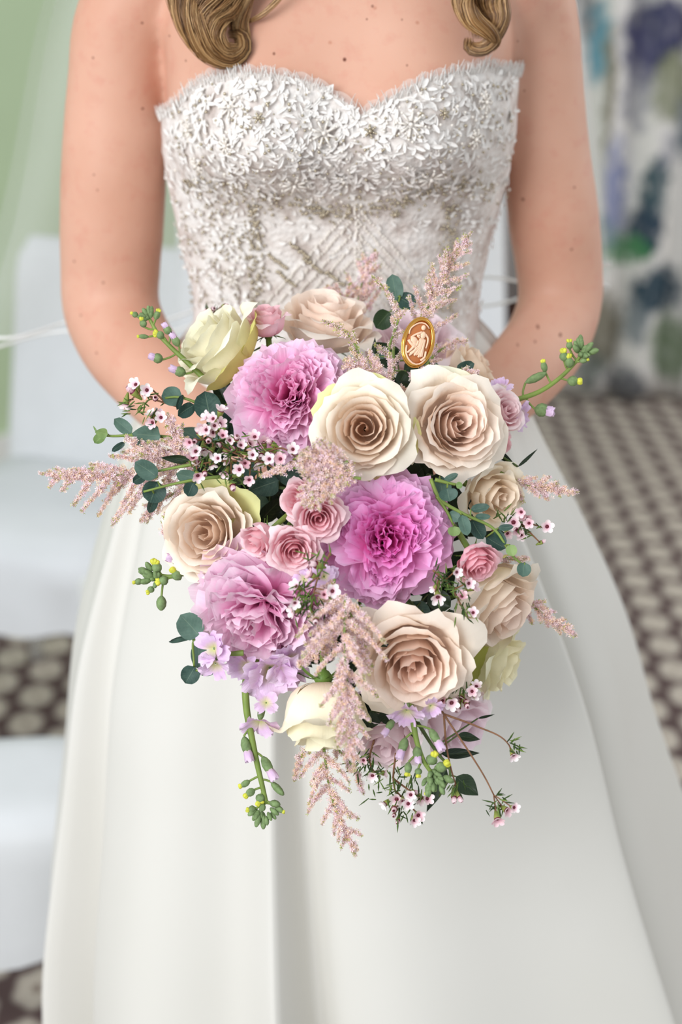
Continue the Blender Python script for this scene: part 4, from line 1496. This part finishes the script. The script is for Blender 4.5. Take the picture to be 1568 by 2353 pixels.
def astilbe(label, path, D, blen=46, nb=14, seed=0, start=0.12, fsize=6.6, dens=1.0, thick=7.0, green=0.04, spread=1.0, droop=0.0):
    rnd = random.Random(seed * 31 + 7)
    P = spline(C2(path, D), 60)
    org = P[0].copy()
    root = empty('astilbe_plume', org, label, 'astilbe', 'astilbe plumes in the bouquet')
    s = D / F
    T = np.gradient(P, axis=0)
    T /= np.linalg.norm(T, axis=1)[:, None]
    st = MB()
    st.add(*tube(P - org, np.linspace(0.0011, 0.0004, 60), 6))
    branches = []
    for k in range(nb):
        q = start + (0.93 - start) * k / max(1, nb - 1)
        i = int(q * 59)
        az = k * 2.4 + rnd.uniform(-.5, .5)
        n = cdir(0, 0, 1)
        n = n - T[i] * (n @ T[i])
        n /= np.linalg.norm(n)
        sd = np.cross(T[i], n)
        lat = (sd * math.copysign(abs(math.cos(az)) ** 0.5, math.cos(az)) * 1.1 + n * math.sin(az) * 0.55) * spread
        L = blen * s * (1.02 - q) ** 0.75 * rnd.uniform(0.75, 1.2)
        d0 = T[i] * 0.55 + lat
        d0 /= np.linalg.norm(d0)
        B = np.array([P[i] + d0 * L * t + T[i] * L * 0.35 * t * t - UP * droop * L * t * t for t in np.linspace(0, 1, 8)])
        st.add(*tube(B - org, np.linspace(0.0006, 0.0003, 8), 4, False))
        branches.append(B)
    tip = P[int(0.55 * 59):]
    branches.append(tip)
    st.build('stem', M['stem'], root)
    for bi, B in enumerate(branches):
        mb = MB()
        Ls = np.sum(np.linalg.norm(np.diff(B, axis=0), axis=1))
        n = max(8, int(Ls / s * 1.9 * dens))
        for k in range(n):
            q = (k + rnd.random()) / n
            x = q * (len(B) - 1)
            i = min(int(x), len(B) - 2)
            c = B[i] + (B[i + 1] - B[i]) * (x - i)
            taper = (1.0 - 0.6 * q) if bi < len(branches) - 1 else (1.0 - 0.75 * q)
            r = abs(rnd.gauss(0, 0.7)) * (thick + 2.0) * s * taper
            v = np.array([rnd.gauss(0, 1), rnd.gauss(0, 1), rnd.gauss(0, 1)])
            v /= np.linalg.norm(v)
            val = 0.93 if (q > 0.9 and rnd.random() < 0.5) or rnd.random() < green else rnd.uniform(0.02, 0.80)
            floret(mb, c + v * r - org, fsize * s * rnd.uniform(0.65, 1.15) * (1 - 0.35 * q), rnd, val)
        mb.build('floret_branch', M['astilbe'], root, kind='stuff')
    return root


astilbe('long astilbe plume pointing far out to the left', [(460, 1062), (380, 1075), (290, 1090), (200, 1098), (140, 1094), (90, 1087)], 1.085, 125, 24, 1, start=.02, dens=1.35, droop=.35, thick=9)
astilbe('pink astilbe rising left in front of the forearm', [(470, 1045), (420, 1030), (402, 1000), (395, 975), (385, 950)], 1.08, 50, 10, 2, dens=1.3)
astilbe('short astilbe plume between the forearm leaf and the wax flowers', [(440, 1060), (370, 1050), (320, 1035), (290, 1000)], 1.08, 60, 10, 3, dens=1.3)
astilbe('little astilbe tip hanging beside the left blush rose', [(420, 1150), (385, 1190), (378, 1220), (388, 1250)], 1.09, 18, 5, 4)
astilbe('small astilbe tips pointing down above the left blush rose', [(440, 1110), (390, 1140), (350, 1165), (322, 1198)], 1.085, 44, 8, 41, dens=1.2)
astilbe('tall airy astilbe plume standing up at the top right', [(940, 830), (972, 730), (1010, 660), (1040, 600), (1085, 532)], 1.115, 92, 20, 5, start=.22, dens=1.1, thick=6, green=.1)
astilbe('slender yellowish astilbe sprig left of the brooch', [(905, 870), (895, 800), (915, 730), (890, 670), (855, 634)], 1.10, 36, 10, 6, green=.22, thick=5)
astilbe('thin astilbe spray beside the blush rose at the top', [(830, 860), (820, 800), (790, 760), (740, 735)], 1.085, 34, 8, 7, green=.3, thick=5)
astilbe('soft pink astilbe far at the back against the bodice', [(830, 740), (825, 680), (845, 620), (862, 575)], 1.20, 70, 12, 8, dens=1.1)
astilbe('second soft pink astilbe at the back against the bodice', [(800, 740), (790, 690), (750, 655)], 1.20, 55, 8, 81, dens=1.1)
astilbe('astilbe tip pointing right behind the cameo brooch', [(980, 840), (1000, 815), (1040, 790), (1075, 782)], 1.125, 26, 6, 9, thick=5)
astilbe('dense pink astilbe between top peony and brooch', [(900, 900), (870, 870), (830, 845), (790, 830)], 1.07, 66, 14, 10, dens=1.6, thick=9)
astilbe('dense pink astilbe directly under the cameo brooch', [(960, 930), (950, 890), (970, 860), (1000, 845)], 1.075, 46, 10, 11, dens=1.5, thick=8)
astilbe('short astilbe bit above the large blush rose', [(1060, 870), (1075, 858), (1098, 855)], 1.085, 20, 5, 111, dens=1.4)
astilbe('mauve astilbe plume in the middle above the spray roses', [(830, 1100), (780, 1090), (720, 1062), (690, 1040)], 1.015, 90, 16, 12, dens=1.7, thick=10)
astilbe('second mauve astilbe plume tumbling over the spray roses', [(800, 1060), (770, 1080), (730, 1120), (700, 1165)], 1.015, 75, 14, 121, dens=1.6, thick=10)
astilbe('thin astilbe tip reaching left from the middle plume', [(730, 1080), (680, 1075), (640, 1080), (600, 1095)], 1.03, 20, 8, 13, dens=1.6)
astilbe('long astilbe plume hanging down the middle over the bell rose', [(795, 1370), (792, 1470), (798, 1570), (808, 1680), (815, 1770)], 1.005, 110, 26, 14, start=.0, dens=1.5, thick=8)
astilbe('astilbe plume falling left below the centre peony', [(800, 1390), (760, 1440), (720, 1490), (688, 1535)], 1.02, 62, 14, 15, dens=1.6)
astilbe('astilbe plume falling right below the centre peony', [(780, 1370), (815, 1430), (830, 1480), (845, 1530)], 1.02, 50, 12, 151, dens=1.5)
astilbe('lowest astilbe plume dangling beneath the bell rose', [(745, 1720), (752, 1780), (768, 1850), (795, 1910), (818, 1968)], 1.075, 82, 16, 16, start=.02, dens=1.2, thick=7)
astilbe('astilbe sprig curving down left under the bell rose', [(740, 1700), (700, 1725), (685, 1760), (676, 1795)], 1.085, 22, 7, 17)
astilbe('astilbe sprig curving down right under the bell rose', [(760, 1710), (795, 1740), (820, 1780), (836, 1825)], 1.085, 24, 7, 171)
astilbe('astilbe plume pointing right beside the small cream rose', [(1150, 1085), (1200, 1112), (1250, 1122), (1328, 1132)], 1.105, 46, 12, 18, start=.25, dens=1.4)
astilbe('astilbe plume pointing down right beside the tipped blush rose', [(1170, 1370), (1215, 1388), (1270, 1425), (1326, 1462)], 1.11, 44, 12, 19, start=.25, dens=1.4)
astilbe('tiny astilbe tip on the right above the yellow-green petal', [(1150, 1280), (1190, 1285), (1215, 1282)], 1.095, 16, 5, 20)
astilbe('hidden mauve astilbe between magenta peony and pale peony', [(770, 1330), (760, 1370), (745, 1400)], 1.03, 40, 8, 22, dens=1.4)


# --- wax flowers -----------------------------------------------------
def wax_meshes():
    mb = MB()
    rnd = random.Random(4)
    for k in range(5):
        V, f, uv = free_petal(1.0, 0.42, rnd, 0.45, -0.5, 0.0, 0.0, 0.5, 5, 4, wpos=0.6)
        mb.add(rot_out(V, 1.05, 2 * PI * k / 5, 0.25, 0.0), f, uv)
    pm = mb.mesh('floret')
    pm.materials.append(M['wax'])
    mb = MB()
    for k in range(4):
        V, f, uv = free_petal(1.05, 0.5, rnd, 0.8, -1.2, 0.0, 0.0, 0.5, 5, 4, wpos=0.6)
        mb.add(rot_out(V, 0.5, 2 * PI * k / 4, 0.25, 0.0), f, uv)
    bm_ = mb.mesh('bud')
    bm_.materials.append(M['wax'])
    prof = [(0.12, -1.5, 0.0), (0.24, -1.1, 0.1), (0.42, -0.5, 0.3), (0.5, -0.05, 0.4), (0.46, 0.06, 0.8), (0.3, 0.0, 0.9), (0.1, 0.12, 1.0), (0.02, 0.3, 0.5)]
    V, uv = [], []
    for (r, z, c) in prof:
        for i in range(8):
            a = 2 * PI * i / 8
            V.append((r * math.cos(a), r * math.sin(a), z))
            uv.append((c, 0))
    cm = MB().add(V, gridfaces(8, len(prof), True), uv).mesh('flower_cup')
    cm.materials.append(M['waxcup'])
    return pm, bm_, cm


WPM, WBM, WCM = wax_meshes()


def wax(label, D, stems, florets, needles, seed=0, fs=11.0, twig='twig'):
    """stems: pixel polylines, florets: (px, py[, size, bud]); needles: (px, py, count, spread)"""
    rnd = random.Random(seed + 50)
    org = C2(stems[0][:1], D)[0]
    root = empty('wax_flower_sprig', org, label, 'wax flower', 'wax flower sprigs in the bouquet')
    s = D / F
    st = MB()
    pts = []
    for sp in stems:
        P = spline(C2(sp, D), max(6, 5 * len(sp)))
        pts.append(P)
        st.add(*tube(P - org, np.linspace(0.0008, 0.0005, len(P)), 5))
    allp = np.concatenate(pts)
    for fl_ in florets:
        px, py = fl_[:2]
        sz = (fl_[2] if len(fl_) > 2 else 1.0) * rnd.uniform(0.9, 1.12)
        isbud = fl_[3] if len(fl_) > 3 else rnd.random() < 0.2
        c = cp(px, py, D + rnd.uniform(-.012, .004))
        near = allp[np.argmin(np.linalg.norm(allp - c, axis=1))]
        out = c - near
        out = out / max(1e-6, np.linalg.norm(out))
        d = out * 0.9 + cdir(rnd.gauss(0, .45), rnd.gauss(0, .45), 1.0) * 0.8
        R = frame(d, rnd.uniform(0, 6))
        fo = link('floret', WBM if isbud else WPM, root)
        g = rnd.uniform(0, 1)
        cc = mixc((1, 1, 1), lin((244, 208, 218)), g * g if not isbud else 0.5 + g / 2)
        fo.color = cc + (1,)
        fo.matrix_local = mat4(R, c - org, fs * s * sz * 1.22)
        cu_ = link('flower_cup', WCM, fo)
        zb = c - d / np.linalg.norm(d) * fs * s * sz
        st.add(*tube([near - org, (near + zb) / 2 + out * 0.001 - org, zb - org], [0.0005, 0.0005, 0.0006], 4, False))
    st.build('stem', M[twig], root)
    nm = MB()
    for (px, py, cnt, spr, *rest) in needles:
        base_ang = rest[0] if rest else None
        for k in range(int(cnt * 0.55)):
            x, y = px + rnd.gauss(0, spr * 0.45), py + rnd.gauss(0, spr * 0.45)
            a = rnd.uniform(0, 2 * PI) if base_ang is None else math.radians(base_ang) + rnd.gauss(0, 0.6)
            L = rnd.uniform(14, 30) * s
            b = cp(x, y, D + rnd.uniform(-.010, .008))
            dd = cdir(math.cos(a), math.sin(a), rnd.uniform(-.4, .5))
            nm.add(*tube([b - org, b + dd * L * 0.5 + cdir(0, 0, 1) * L * 0.04 - org, b + dd * L - org], [0.00035, 0.0006, 0.0001], 4, False, rnd.random()))
    if needles:
        nm.build('needle_leaves', M['needle'], root, kind='stuff')
    return root


def crop(ox, oy, sc, pts):
    return [(ox + p[0] * sc, oy + p[1] * sc) + tuple(p[2:]) for p in pts]


w2 = crop(340, 640, .319, [(300, 1180), (450, 1250), (560, 1250), (620, 1230), (700, 1330), (790, 1330), (540, 1130), (640, 1150), (400, 1230), (460, 1340), (560, 1400), (920, 1240), (525, 955), (470, 1010), (430, 1000), (520, 1045), (395, 1075), (470, 1110), (365, 1110), (340, 1170), (590, 1165), (735, 1190), (520, 1200), (890, 1185), (835, 1180), (670, 1200), (345, 1245), (755, 1270), (820, 1275), (875, 1300), (585, 1315), (670, 1310), (505, 1295), (955, 1300), (660, 1375), (370, 1320), (440, 1165), (325, 1290), (410, 1400), (360, 1420), (730, 1450), (610, 1495), (1045, 1230), (770, 1140), (1100, 1280), (480, 1060), (420, 1090)])
wax('big wax flower cluster below the bright pink peony', 1.045, [[(660, 1090), (600, 1060), (540, 1030), (490, 975)], [(600, 1060), (500, 1060), (440, 1070)], [(610, 1040), (650, 1030), (680, 1050)], [(560, 1050), (470, 1010)]], w2, [(520, 1040, 60, 60), (600, 1045, 60, 60), (470, 1060, 40, 40), (560, 1080, 40, 60)], 1, 12)
wax('wax flower sprig lying against the forearm on the left', 1.085, [[(410, 935), (360, 920), (320, 905), (295, 925)], [(380, 925), (340, 885)], [(400, 965), (350, 960)]], crop(60, 680, .323, [(760, 680, 1.2), (860, 670, 1.2), (920, 730), (710, 765, 1.2), (780, 630), (895, 845), (960, 865), (900, 900), (940, 840), (835, 690)]), [(335, 925, 40, 45, 200), (300, 930, 20, 20, 200)], 2, 12)
wax('dark pink wax flower buds behind the cream yellow rose', 1.18, [[(510, 790), (485, 740), (475, 722)]], [(462, 735, .9, True), (475, 718, .9, True), (490, 710, .9, True), (505, 716, .9, True), (485, 732, .9, True), (518, 702, .9, True)], [(488, 728, 44, 22, 80)], 3, 10)
wax('wax flower sprig with bright green needles under the spray roses', 1.015, [[(760, 1270), (730, 1330), (715, 1400)], [(735, 1320), (690, 1360)]], crop(340, 1060, .319, [(1210, 745, 1.25), (1180, 820), (1070, 900, 1.1), (1330, 935, 1.1), (1060, 1020), (1050, 1080), (1270, 960), (1230, 1145, 1.2), (1210, 1150)]), [(715, 1385, 90, 40, 260), (700, 1350, 40, 35, 230), (735, 1290, 30, 30)], 4, 12)
wax('wax flower sprig with brown twig in front of the tipped blush rose', 1.035, [[(995, 1310), (1030, 1340), (1060, 1390), (1075, 1420)], [(1010, 1325), (1000, 1360)]], crop(720, 1040, .3954, [(835, 695), (715, 785, 1.1), (725, 840, 1.2), (930, 785), (865, 835), (930, 930), (905, 760)]), [(1045, 1345, 70, 38), (1070, 1400, 40, 26, 280), (1010, 1320, 30, 20)], 5, 12)
wax('wax flower sprig reaching right under the small cream rose', 1.075, [[(1130, 1220), (1190, 1205), (1225, 1205), (1255, 1215)], [(1200, 1205), (1240, 1245)], [(1170, 1205), (1205, 1185)]], crop(720, 1040, .3954, [(1165, 405, 1.2), (1210, 345), (1240, 385), (1215, 370), (1130, 470), (1210, 480), (1360, 430, 1.1), (1330, 520, .8, True), (1185, 450), (1255, 410)]), [(1200, 1210, 40, 30), (1160, 1195, 24, 24, 60)], 6, 12)
wax('wax flower cluster with dark centres under the low blush rose', 1.06, [[(1035, 1550), (1045, 1580), (1060, 1600)], [(1040, 1570), (1080, 1590)], [(1040, 1570), (1025, 1605)]], crop(780, 1480, .2934, [(810, 440), (880, 460, 1.2), (950, 420, 1.2), (990, 450), (1050, 400), (1075, 330), (930, 500), (1040, 370), (1000, 480)]), [(1050, 1575, 80, 36, 250)], 7, 12)
wax('lowest wax flower cluster at the bottom of the bouquet', 1.075, [[(910, 1730), (905, 1800), (920, 1850)], [(905, 1790), (960, 1830)], [(912, 1820), (970, 1880)]], crop(780, 1480, .2934, [(450, 1215, 1.2), (360, 1250), (560, 1180), (430, 1290), (540, 1250), (640, 1210, 1.1), (690, 1210), (620, 1340, 1.1), (590, 1380), (430, 1340, .8, True), (460, 1380, .8, True), (580, 1160), (500, 1230)]), [(915, 1800, 110, 55, 250), (940, 1860, 40, 40, 265)], 8, 12)
wax('small wax flower cluster tucked behind the hanging astilbe', 1.09, [[(860, 1700), (850, 1750), (870, 1790)]], crop(780, 1480, .2934, [(290, 1010), (190, 910), (350, 1010), (260, 1030)]), [(850, 1750, 90, 45, 260)], 9, 11)
wax('bare brown twig with a tuft of needles reaching far down right', 1.05, [crop(780, 1480, .2934, [(720, 390), (820, 550), (1040, 880), (1150, 1060), (1210, 1180)])], crop(780, 1480, .2934, [(1240, 1370, 1.2), (1310, 1300), (1370, 1280)]), [(1145, 1850, 34, 22, 255), (1150, 1830, 14, 16, 10)], 10, 12)
wax('thin brown twig with a needle tuft pointing right', 1.05, [crop(780, 1480, .2934, [(825, 550), (1080, 645), (1310, 765), (1330, 790)])], crop(780, 1480, .2934, [(1365, 870, 1.0)]), [(1182, 1716, 22, 16, 300), (1170, 1705, 12, 10, 30)], 11, 12)
wax('thin brown twig with a needle tuft hanging by the green buds', 1.05, [crop(780, 1480, .2934, [(820, 560), (840, 800), (900, 1060), (910, 1090)])], crop(780, 1480, .2934, [(900, 1200), (940, 1195)]), [(1047, 1805, 26, 16, 265)], 12, 12)


# --- stock -------------------------------------------------------------
def pod(mb, c, d, L, w, seed=0):
    R = frame(d, seed)
    V = []
    n = 8
    for (v, r) in ((0, .25), (.15, .7), (.4, 1.0), (.7, .92), (.9, .6), (1.0, .25)):
        for i in range(n):
            a = 2 * PI * i / n
            k = 1 - 0.14 * (i % 2)
            V.append((w / 2 * r * k * math.cos(a), w / 2 * r * k * math.sin(a), L * v))
    f = gridfaces(n, 6, True)
    f.append(tuple(5 * n + i for i in range(n)))
    mb.add(np.array(V) @ R.T + c, f)


def stock(label, D, stem, buds, cluster=None, blooms=(), seed=0, rad=0.0022):
    """buds: (px, py, length, width, angle, kind); kind g green, y yellow-tipped, p lilac-tipped; blooms: (px, py, R, facing)"""
    rnd = random.Random(seed + 9)
    s = D / F
    P = spline(C2(stem, D), 40)
    org = P[0].copy()
    root = empty('stock_stem', org, label, 'stock flower', 'stock stems in the bouquet')
    st = MB()
    st.add(*tube(P - org, np.linspace(rad, rad * 0.55, 40), 8))
    for (px, py, L, w, ang, kind) in buds:
        a = math.radians(ang)
        d = cdir(math.cos(a), math.sin(a), 0.25)
        c = cp(px, py, D - 0.002) - d * L * s * 0.5
        q = P[np.argmin(np.linalg.norm(P - (c - d * 14 * s), axis=1))]
        st.add(*tube(spline(np.array([q - org, (q + c) / 2 - d * 3 * s - org, c - org]), 6), 0.0008, 5, False))
        mb = MB()
        pod(mb, c - org, d, L * s * (0.72 if kind != 'g' else 1.0), w * s, ang)
        b = mb.build('bud', M['bud'], root)
        if kind == 'p':
            pm = MB()
            R = frame(d, ang)
            for k in range(4):
                V, f, uv = free_petal(L * s * 0.72, w * s * 0.42, rnd, 0.8, -0.55, 0.03, 0.05, 0.6, 7, 6)
                pm.add(rot_out(V, 0.42, 2 * PI * k / 4, w * s * 0.12, L * s * 0.3) @ R.T + (c - org), f, uv)
            pm.build('petal_tip', M['stock'], b, color=(1, .95, 1, 1))
        elif kind == 'y':
            pm = MB()
            for k in range(5):
                e = cdir(math.cos(a + rnd.gauss(0, .5)), math.sin(a + rnd.gauss(0, .5)), rnd.uniform(0, .7))
                pm.add(*ellipsoid(c - org + d * L * s * 0.62 + e * w * s * 0.22, np.array([.22, .22, .32]) * w * s, 7, 5, frame(e)))
            pm.build('petal_tip', M['yellow'], b)
    st.build('stem', M['stem'], root)
    if cluster:
        cx, cy, cr, n, ang = cluster
        for k in range(n):
            a = math.radians(ang) + rnd.gauss(0, 1.0)
            r = cr * rnd.random() ** 0.75
            x, y = cx + r * math.cos(a * 1.0 + k), cy - r * math.sin(a * 1.0 + k)
            d = cdir(math.cos(math.radians(ang)) * 0.7 + (x - cx) / cr, math.sin(math.radians(ang)) * 0.7 - (y - cy) / cr, rnd.uniform(0.2, 0.9))
            mb = MB()
            c = cp(x, y, D - 0.003 * rnd.random())
            L = rnd.uniform(20, 30) * s
            pod(mb, c - d * L * 0.5 - org, d, L, L * 0.55, k)
            mb.build('bud', M['bud'], root)
    for (px, py, R_, fc, npet) in blooms:
        fz = cdir(*fc)
        c = cp(px, py, D - 0.004)
        Rm = frame(fz, rnd.uniform(0, 6))
        q = P[np.argmin(np.linalg.norm(P - c, axis=1))]
        mb = MB()
        pod(mb, c - fz * R_ * s * 0.75 - org, fz, R_ * s * 0.75, R_ * s * 0.36)
        cal = mb.build('calyx', M['bud'], root)
        for k in range(npet):
            lay = k // 4
            V, f, uv = free_petal(R_ * s * (1.0 - .18 * lay), R_ * s * 0.46, rnd, 0.15, 0.35, 0.07, 0.06, 0.2, 9, 8, rf=2.6, wpos=.8)
            V = rot_out(V, 1.15 - 0.4 * lay + rnd.uniform(-.25, .2), 2 * PI * k / 4 + lay * .7 + rnd.uniform(-.25, .25), 0.06 * R_ * s, 0.0)
            MB().add(V @ Rm.T + (c - org), f, uv).build('petal', M['stock'], root, color=(1, rnd.uniform(.9, 1), 1, 1))
    return root


stock('stock stem with lilac buds at the upper left corner', 1.105, [(470, 870), (430, 832), (390, 795), (362, 765), (345, 735)],
      [(402, 780, 36, 22, 120, 'p'), (358, 822, 34, 24, 165, 'p'), (408, 852, 40, 24, 160, 'p'), (383, 755, 30, 22, 120, 'p'), (325, 773, 34, 13, 178, 'y'), (365, 768, 26, 22, 150, 'y'), (328, 740, 26, 20, 110, 'y'), (362, 720, 30, 16, 70, 'y'), (308, 722, 20, 14, 160, 'y')],
      (338, 722, 20, 9, 120), (), 1)
stock('stock stem with yellow-green buds arching out at the right', 1.115, [(1150, 930), (1190, 918), (1240, 900), (1285, 870), (1325, 830), (1345, 805)],
      [(1250, 838, 36, 18, 105, 'y'), (1232, 868, 52, 20, 25, 'g'), (1296, 815, 30, 24, 95, 'y'), (1308, 828, 34, 24, 100, 'y'), (1309, 790, 26, 18, 95, 'y'), (1322, 876, 36, 26, 350, 'y'), (1252, 943, 46, 34, 350, 'p'), (1345, 828, 26, 14, 10, 'y')],
      (1344, 800, 22, 16, 60), [(1192, 955, 36, (.6, -.1, .5), 6), (1152, 893, 28, (.1, .6, .6), 5)], 2)
stock('stock stem with a knobbly bud head at the left edge', 1.085, [(470, 1330), (430, 1318), (390, 1325), (350, 1318), (335, 1315)],
      [(401, 1283, 42, 32, 170, 'p'), (404, 1318, 34, 28, 120, 'y'), (372, 1335, 30, 26, 200, 'y'), (371, 1386, 34, 24, 270, 'g'), (345, 1357, 22, 18, 230, 'y'), (315, 1337, 26, 16, 190, 'y'), (358, 1300, 34, 28, 120, 'y')],
      (345, 1322, 26, 14, 150), (), 3)
stock('long stock stem drooping at the bottom left with lilac flowers', 1.075, [(600, 1500), (568, 1555), (566, 1620), (578, 1690), (590, 1750), (604, 1810), (612, 1845)],
      [(568, 1722, 60, 24, 285, 'p'), (618, 1766, 62, 26, 300, 'p'), (560, 1803, 34, 18, 210, 'y'), (572, 1823, 32, 22, 210, 'y'), (597, 1838, 28, 24, 250, 'y'), (638, 1812, 42, 18, 315, 'g'), (632, 1847, 26, 18, 350, 'g'), (646, 1862, 34, 14, 325, 'y'), (576, 1860, 24, 18, 190, 'y')],
      (605, 1866, 30, 15, 270), [(598, 1655, 50, (-.1, -.75, .5), 5), (612, 1615, 30, (.1, .3, .8), 4), (622, 1535, 80, (.1, -.6, .75), 8), (570, 1530, 50, (-.5, -.4, .7), 5), (660, 1520, 60, (.4, -.4, .8), 6)], 4, 0.0030)
stock('stock stem with lilac-tipped buds low in the middle right', 1.045, [(940, 1600), (950, 1660), (960, 1710), (975, 1750), (995, 1780)],
      [(893, 1672, 44, 20, 235, 'p'), (925, 1720, 52, 24, 250, 'p'), (960, 1735, 40, 22, 275, 'p'), (1003, 1700, 58, 22, 300, 'p'), (938, 1770, 38, 20, 265, 'y'), (962, 1776, 22, 18, 270, 'y'), (995, 1742, 34, 28, 60, 'y'), (1018, 1760, 34, 30, 40, 'y'), (985, 1815, 26, 22, 250, 'y')],
      (1000, 1792, 32, 22, 290), [(935, 1632, 44, (-.1, -.7, .5), 5), (990, 1622, 32, (.2, -.6, .6), 5)], 5, 0.0024)
stock('lilac stock flower beside the eucalyptus at the lower left', 1.06, [(560, 1500), (530, 1502), (505, 1498)], [], None, [(492, 1490, 46, (-.4, .1, .8), 6), (495, 1525, 40, (-.2, -.6, .6), 5)], 6)
stock('violet stock flower in the gap left of the magenta peony', 1.04, [(745, 1370), (745, 1340), (742, 1320)], [], None, [(745, 1325, 34, (.1, .2, .9), 8), (700, 1330, 26, (-.2, .1, .9), 5)], 7)

# --- cameo brooch -----------------------------------------------------------
bD = 1.075
bs = bD / F
bR = frame(cdir(0.42, 0.02, 0.9), 0.0)
# roll so that the long axis follows the tilt seen (slightly right at the bottom)
bR = frame(cdir(0.42, 0.02, 0.9), -0.34)
bo = cp(961, 787, bD)
br = empty('cameo_brooch', None, 'oval gold cameo brooch with pale carved figures on amber', 'brooch', mat=mat4(bR, bo, bs))
A, B = 38.0, 58.0


def oval(prof, name, mat, n=48, cap=False):
    V = []
    for (k, z) in prof:
        for i in range(n):
            a = 2 * PI * i / n
            V.append(((A + k) * math.cos(a), (B + k) * math.sin(a), z))
    f = gridfaces(n, len(prof), True)
    if cap:
        f.append(tuple((len(prof) - 1) * n + i for i in range(n)))
    return MB().add(V, f).build(name, M[mat], br)


oval([(-9, -9), (-2, -9), (1, -5), (1.5, 0), (0, 3), (-2.5, 4.5), (-5, 4), (-6.5, 2), (-7, -2)], 'gold_rim', 'gold')
oval([(1.5, -2), (3.2, -1), (3.6, 1), (2.4, 2.6), (0.6, 2)], 'gold_beading', 'gold')
oval([(-6.5, -1), (-9, 0.6), (-14, 1.8), (-24, 2.8), (-36, 3.2)], 'shell_plaque', 'amber', cap=True)
fig = MB()
def fold_(pts, r0, r1):
    P = spline(np.array([(x, y, z) for (x, y, z) in pts], float), 10)
    fig.add(*tube(P, np.linspace(r0, r1, 10), 7))
for k in range(9):       # falling drapery of the standing figure
    x0 = 6 + (k - 4) * 1.4
    x1 = 6 + (k - 4) * 3.4 - 4
    fold_([(x0, 10, 4.5), (x0 + 1 * math.sin(k), -8, 5.5 + (k % 2)), (x1, -30 + 2 * (k % 3), 4)], 2.0, 2.4)
fig.add(*ellipsoid((4, 17, 5), (6.5, 8.5, 4), 10, 7))
fig.add(*ellipsoid((0, 32, 5), (5, 5.8, 4), 10, 7))
fold_([(0, 22, 5), (-8, 16, 5.5), (-17, 7, 4.5), (-20, 2, 4)], 2.6, 1.8)
fold_([(8, 21, 5), (16, 16, 5), (19, 6, 4.5), (19, -6, 4)], 2.4, 1.6)
fold_([(-2, 14, 6), (-8, 11, 6), (-2, 9, 6)], 2.2, 1.8)
fig.add(*ellipsoid((-12, 0, 4.5), (8.5, 7.5, 3.6), 10, 7))       # crouching figure
fig.add(*ellipsoid((-9, -9, 4.5), (7, 7, 3.4), 10, 7))
fold_([(-24, -4, 4), (-16, -10, 5.5), (-8, -12, 6)], 3.2, 2.6)
fold_([(-8, -10, 6), (-12, -20, 5.5), (-18, -30, 4)], 3.0, 2.0)
fold_([(-2, -12, 6), (-6, -24, 5.5), (-12, -34, 4)], 2.8, 1.8)
fold_([(-3, 2, 6), (-4, -8, 6.4), (-9, -16, 5.5)], 2.2, 2.0)
fold_([(21, -12, 4), (22, -24, 4), (16, -34, 3.6)], 2.4, 2.4)
fold_([(-26, 8, 3.6), (-27, 18, 3.4), (-20, 30, 3.2), (-8, 40, 3), (4, 42, 3), (14, 36, 3)], 1.6, 1.6)
fold_([(-24, -16, 3.4), (-20, -32, 3.4), (-8, -43, 3.2), (6, -46, 3), (18, -40, 3), (25, -28, 3)], 2.0, 2.0)
fig.v = [v * np.array([1.12, 1.12, 1.0]) for v in fig.v]
fig.build('carved_figures', M['cameo'], br)

# bound stems held in the hands
hb = empty('bouquet_handle', GRIP, 'ribbon-bound stem handle gripped behind the flowers', 'bouquet handle')
P = np.array([GRIP - GAX * 0.05, GRIP, GRIP + GAX * 0.12])
MB().add(*tube(spline(P, 14) - GRIP, np.linspace(0.018, 0.015, 14), 16)).build('ribbon_wrap', M['ribbon'], hb)
MB().add(*tube(spline(np.array([GRIP + GAX * 0.12, GRIP + GAX * 0.16]), 4) - GRIP, np.array([.014, .015, .016, .017]), 12)).build('cut_stems', M['stem'], hb)
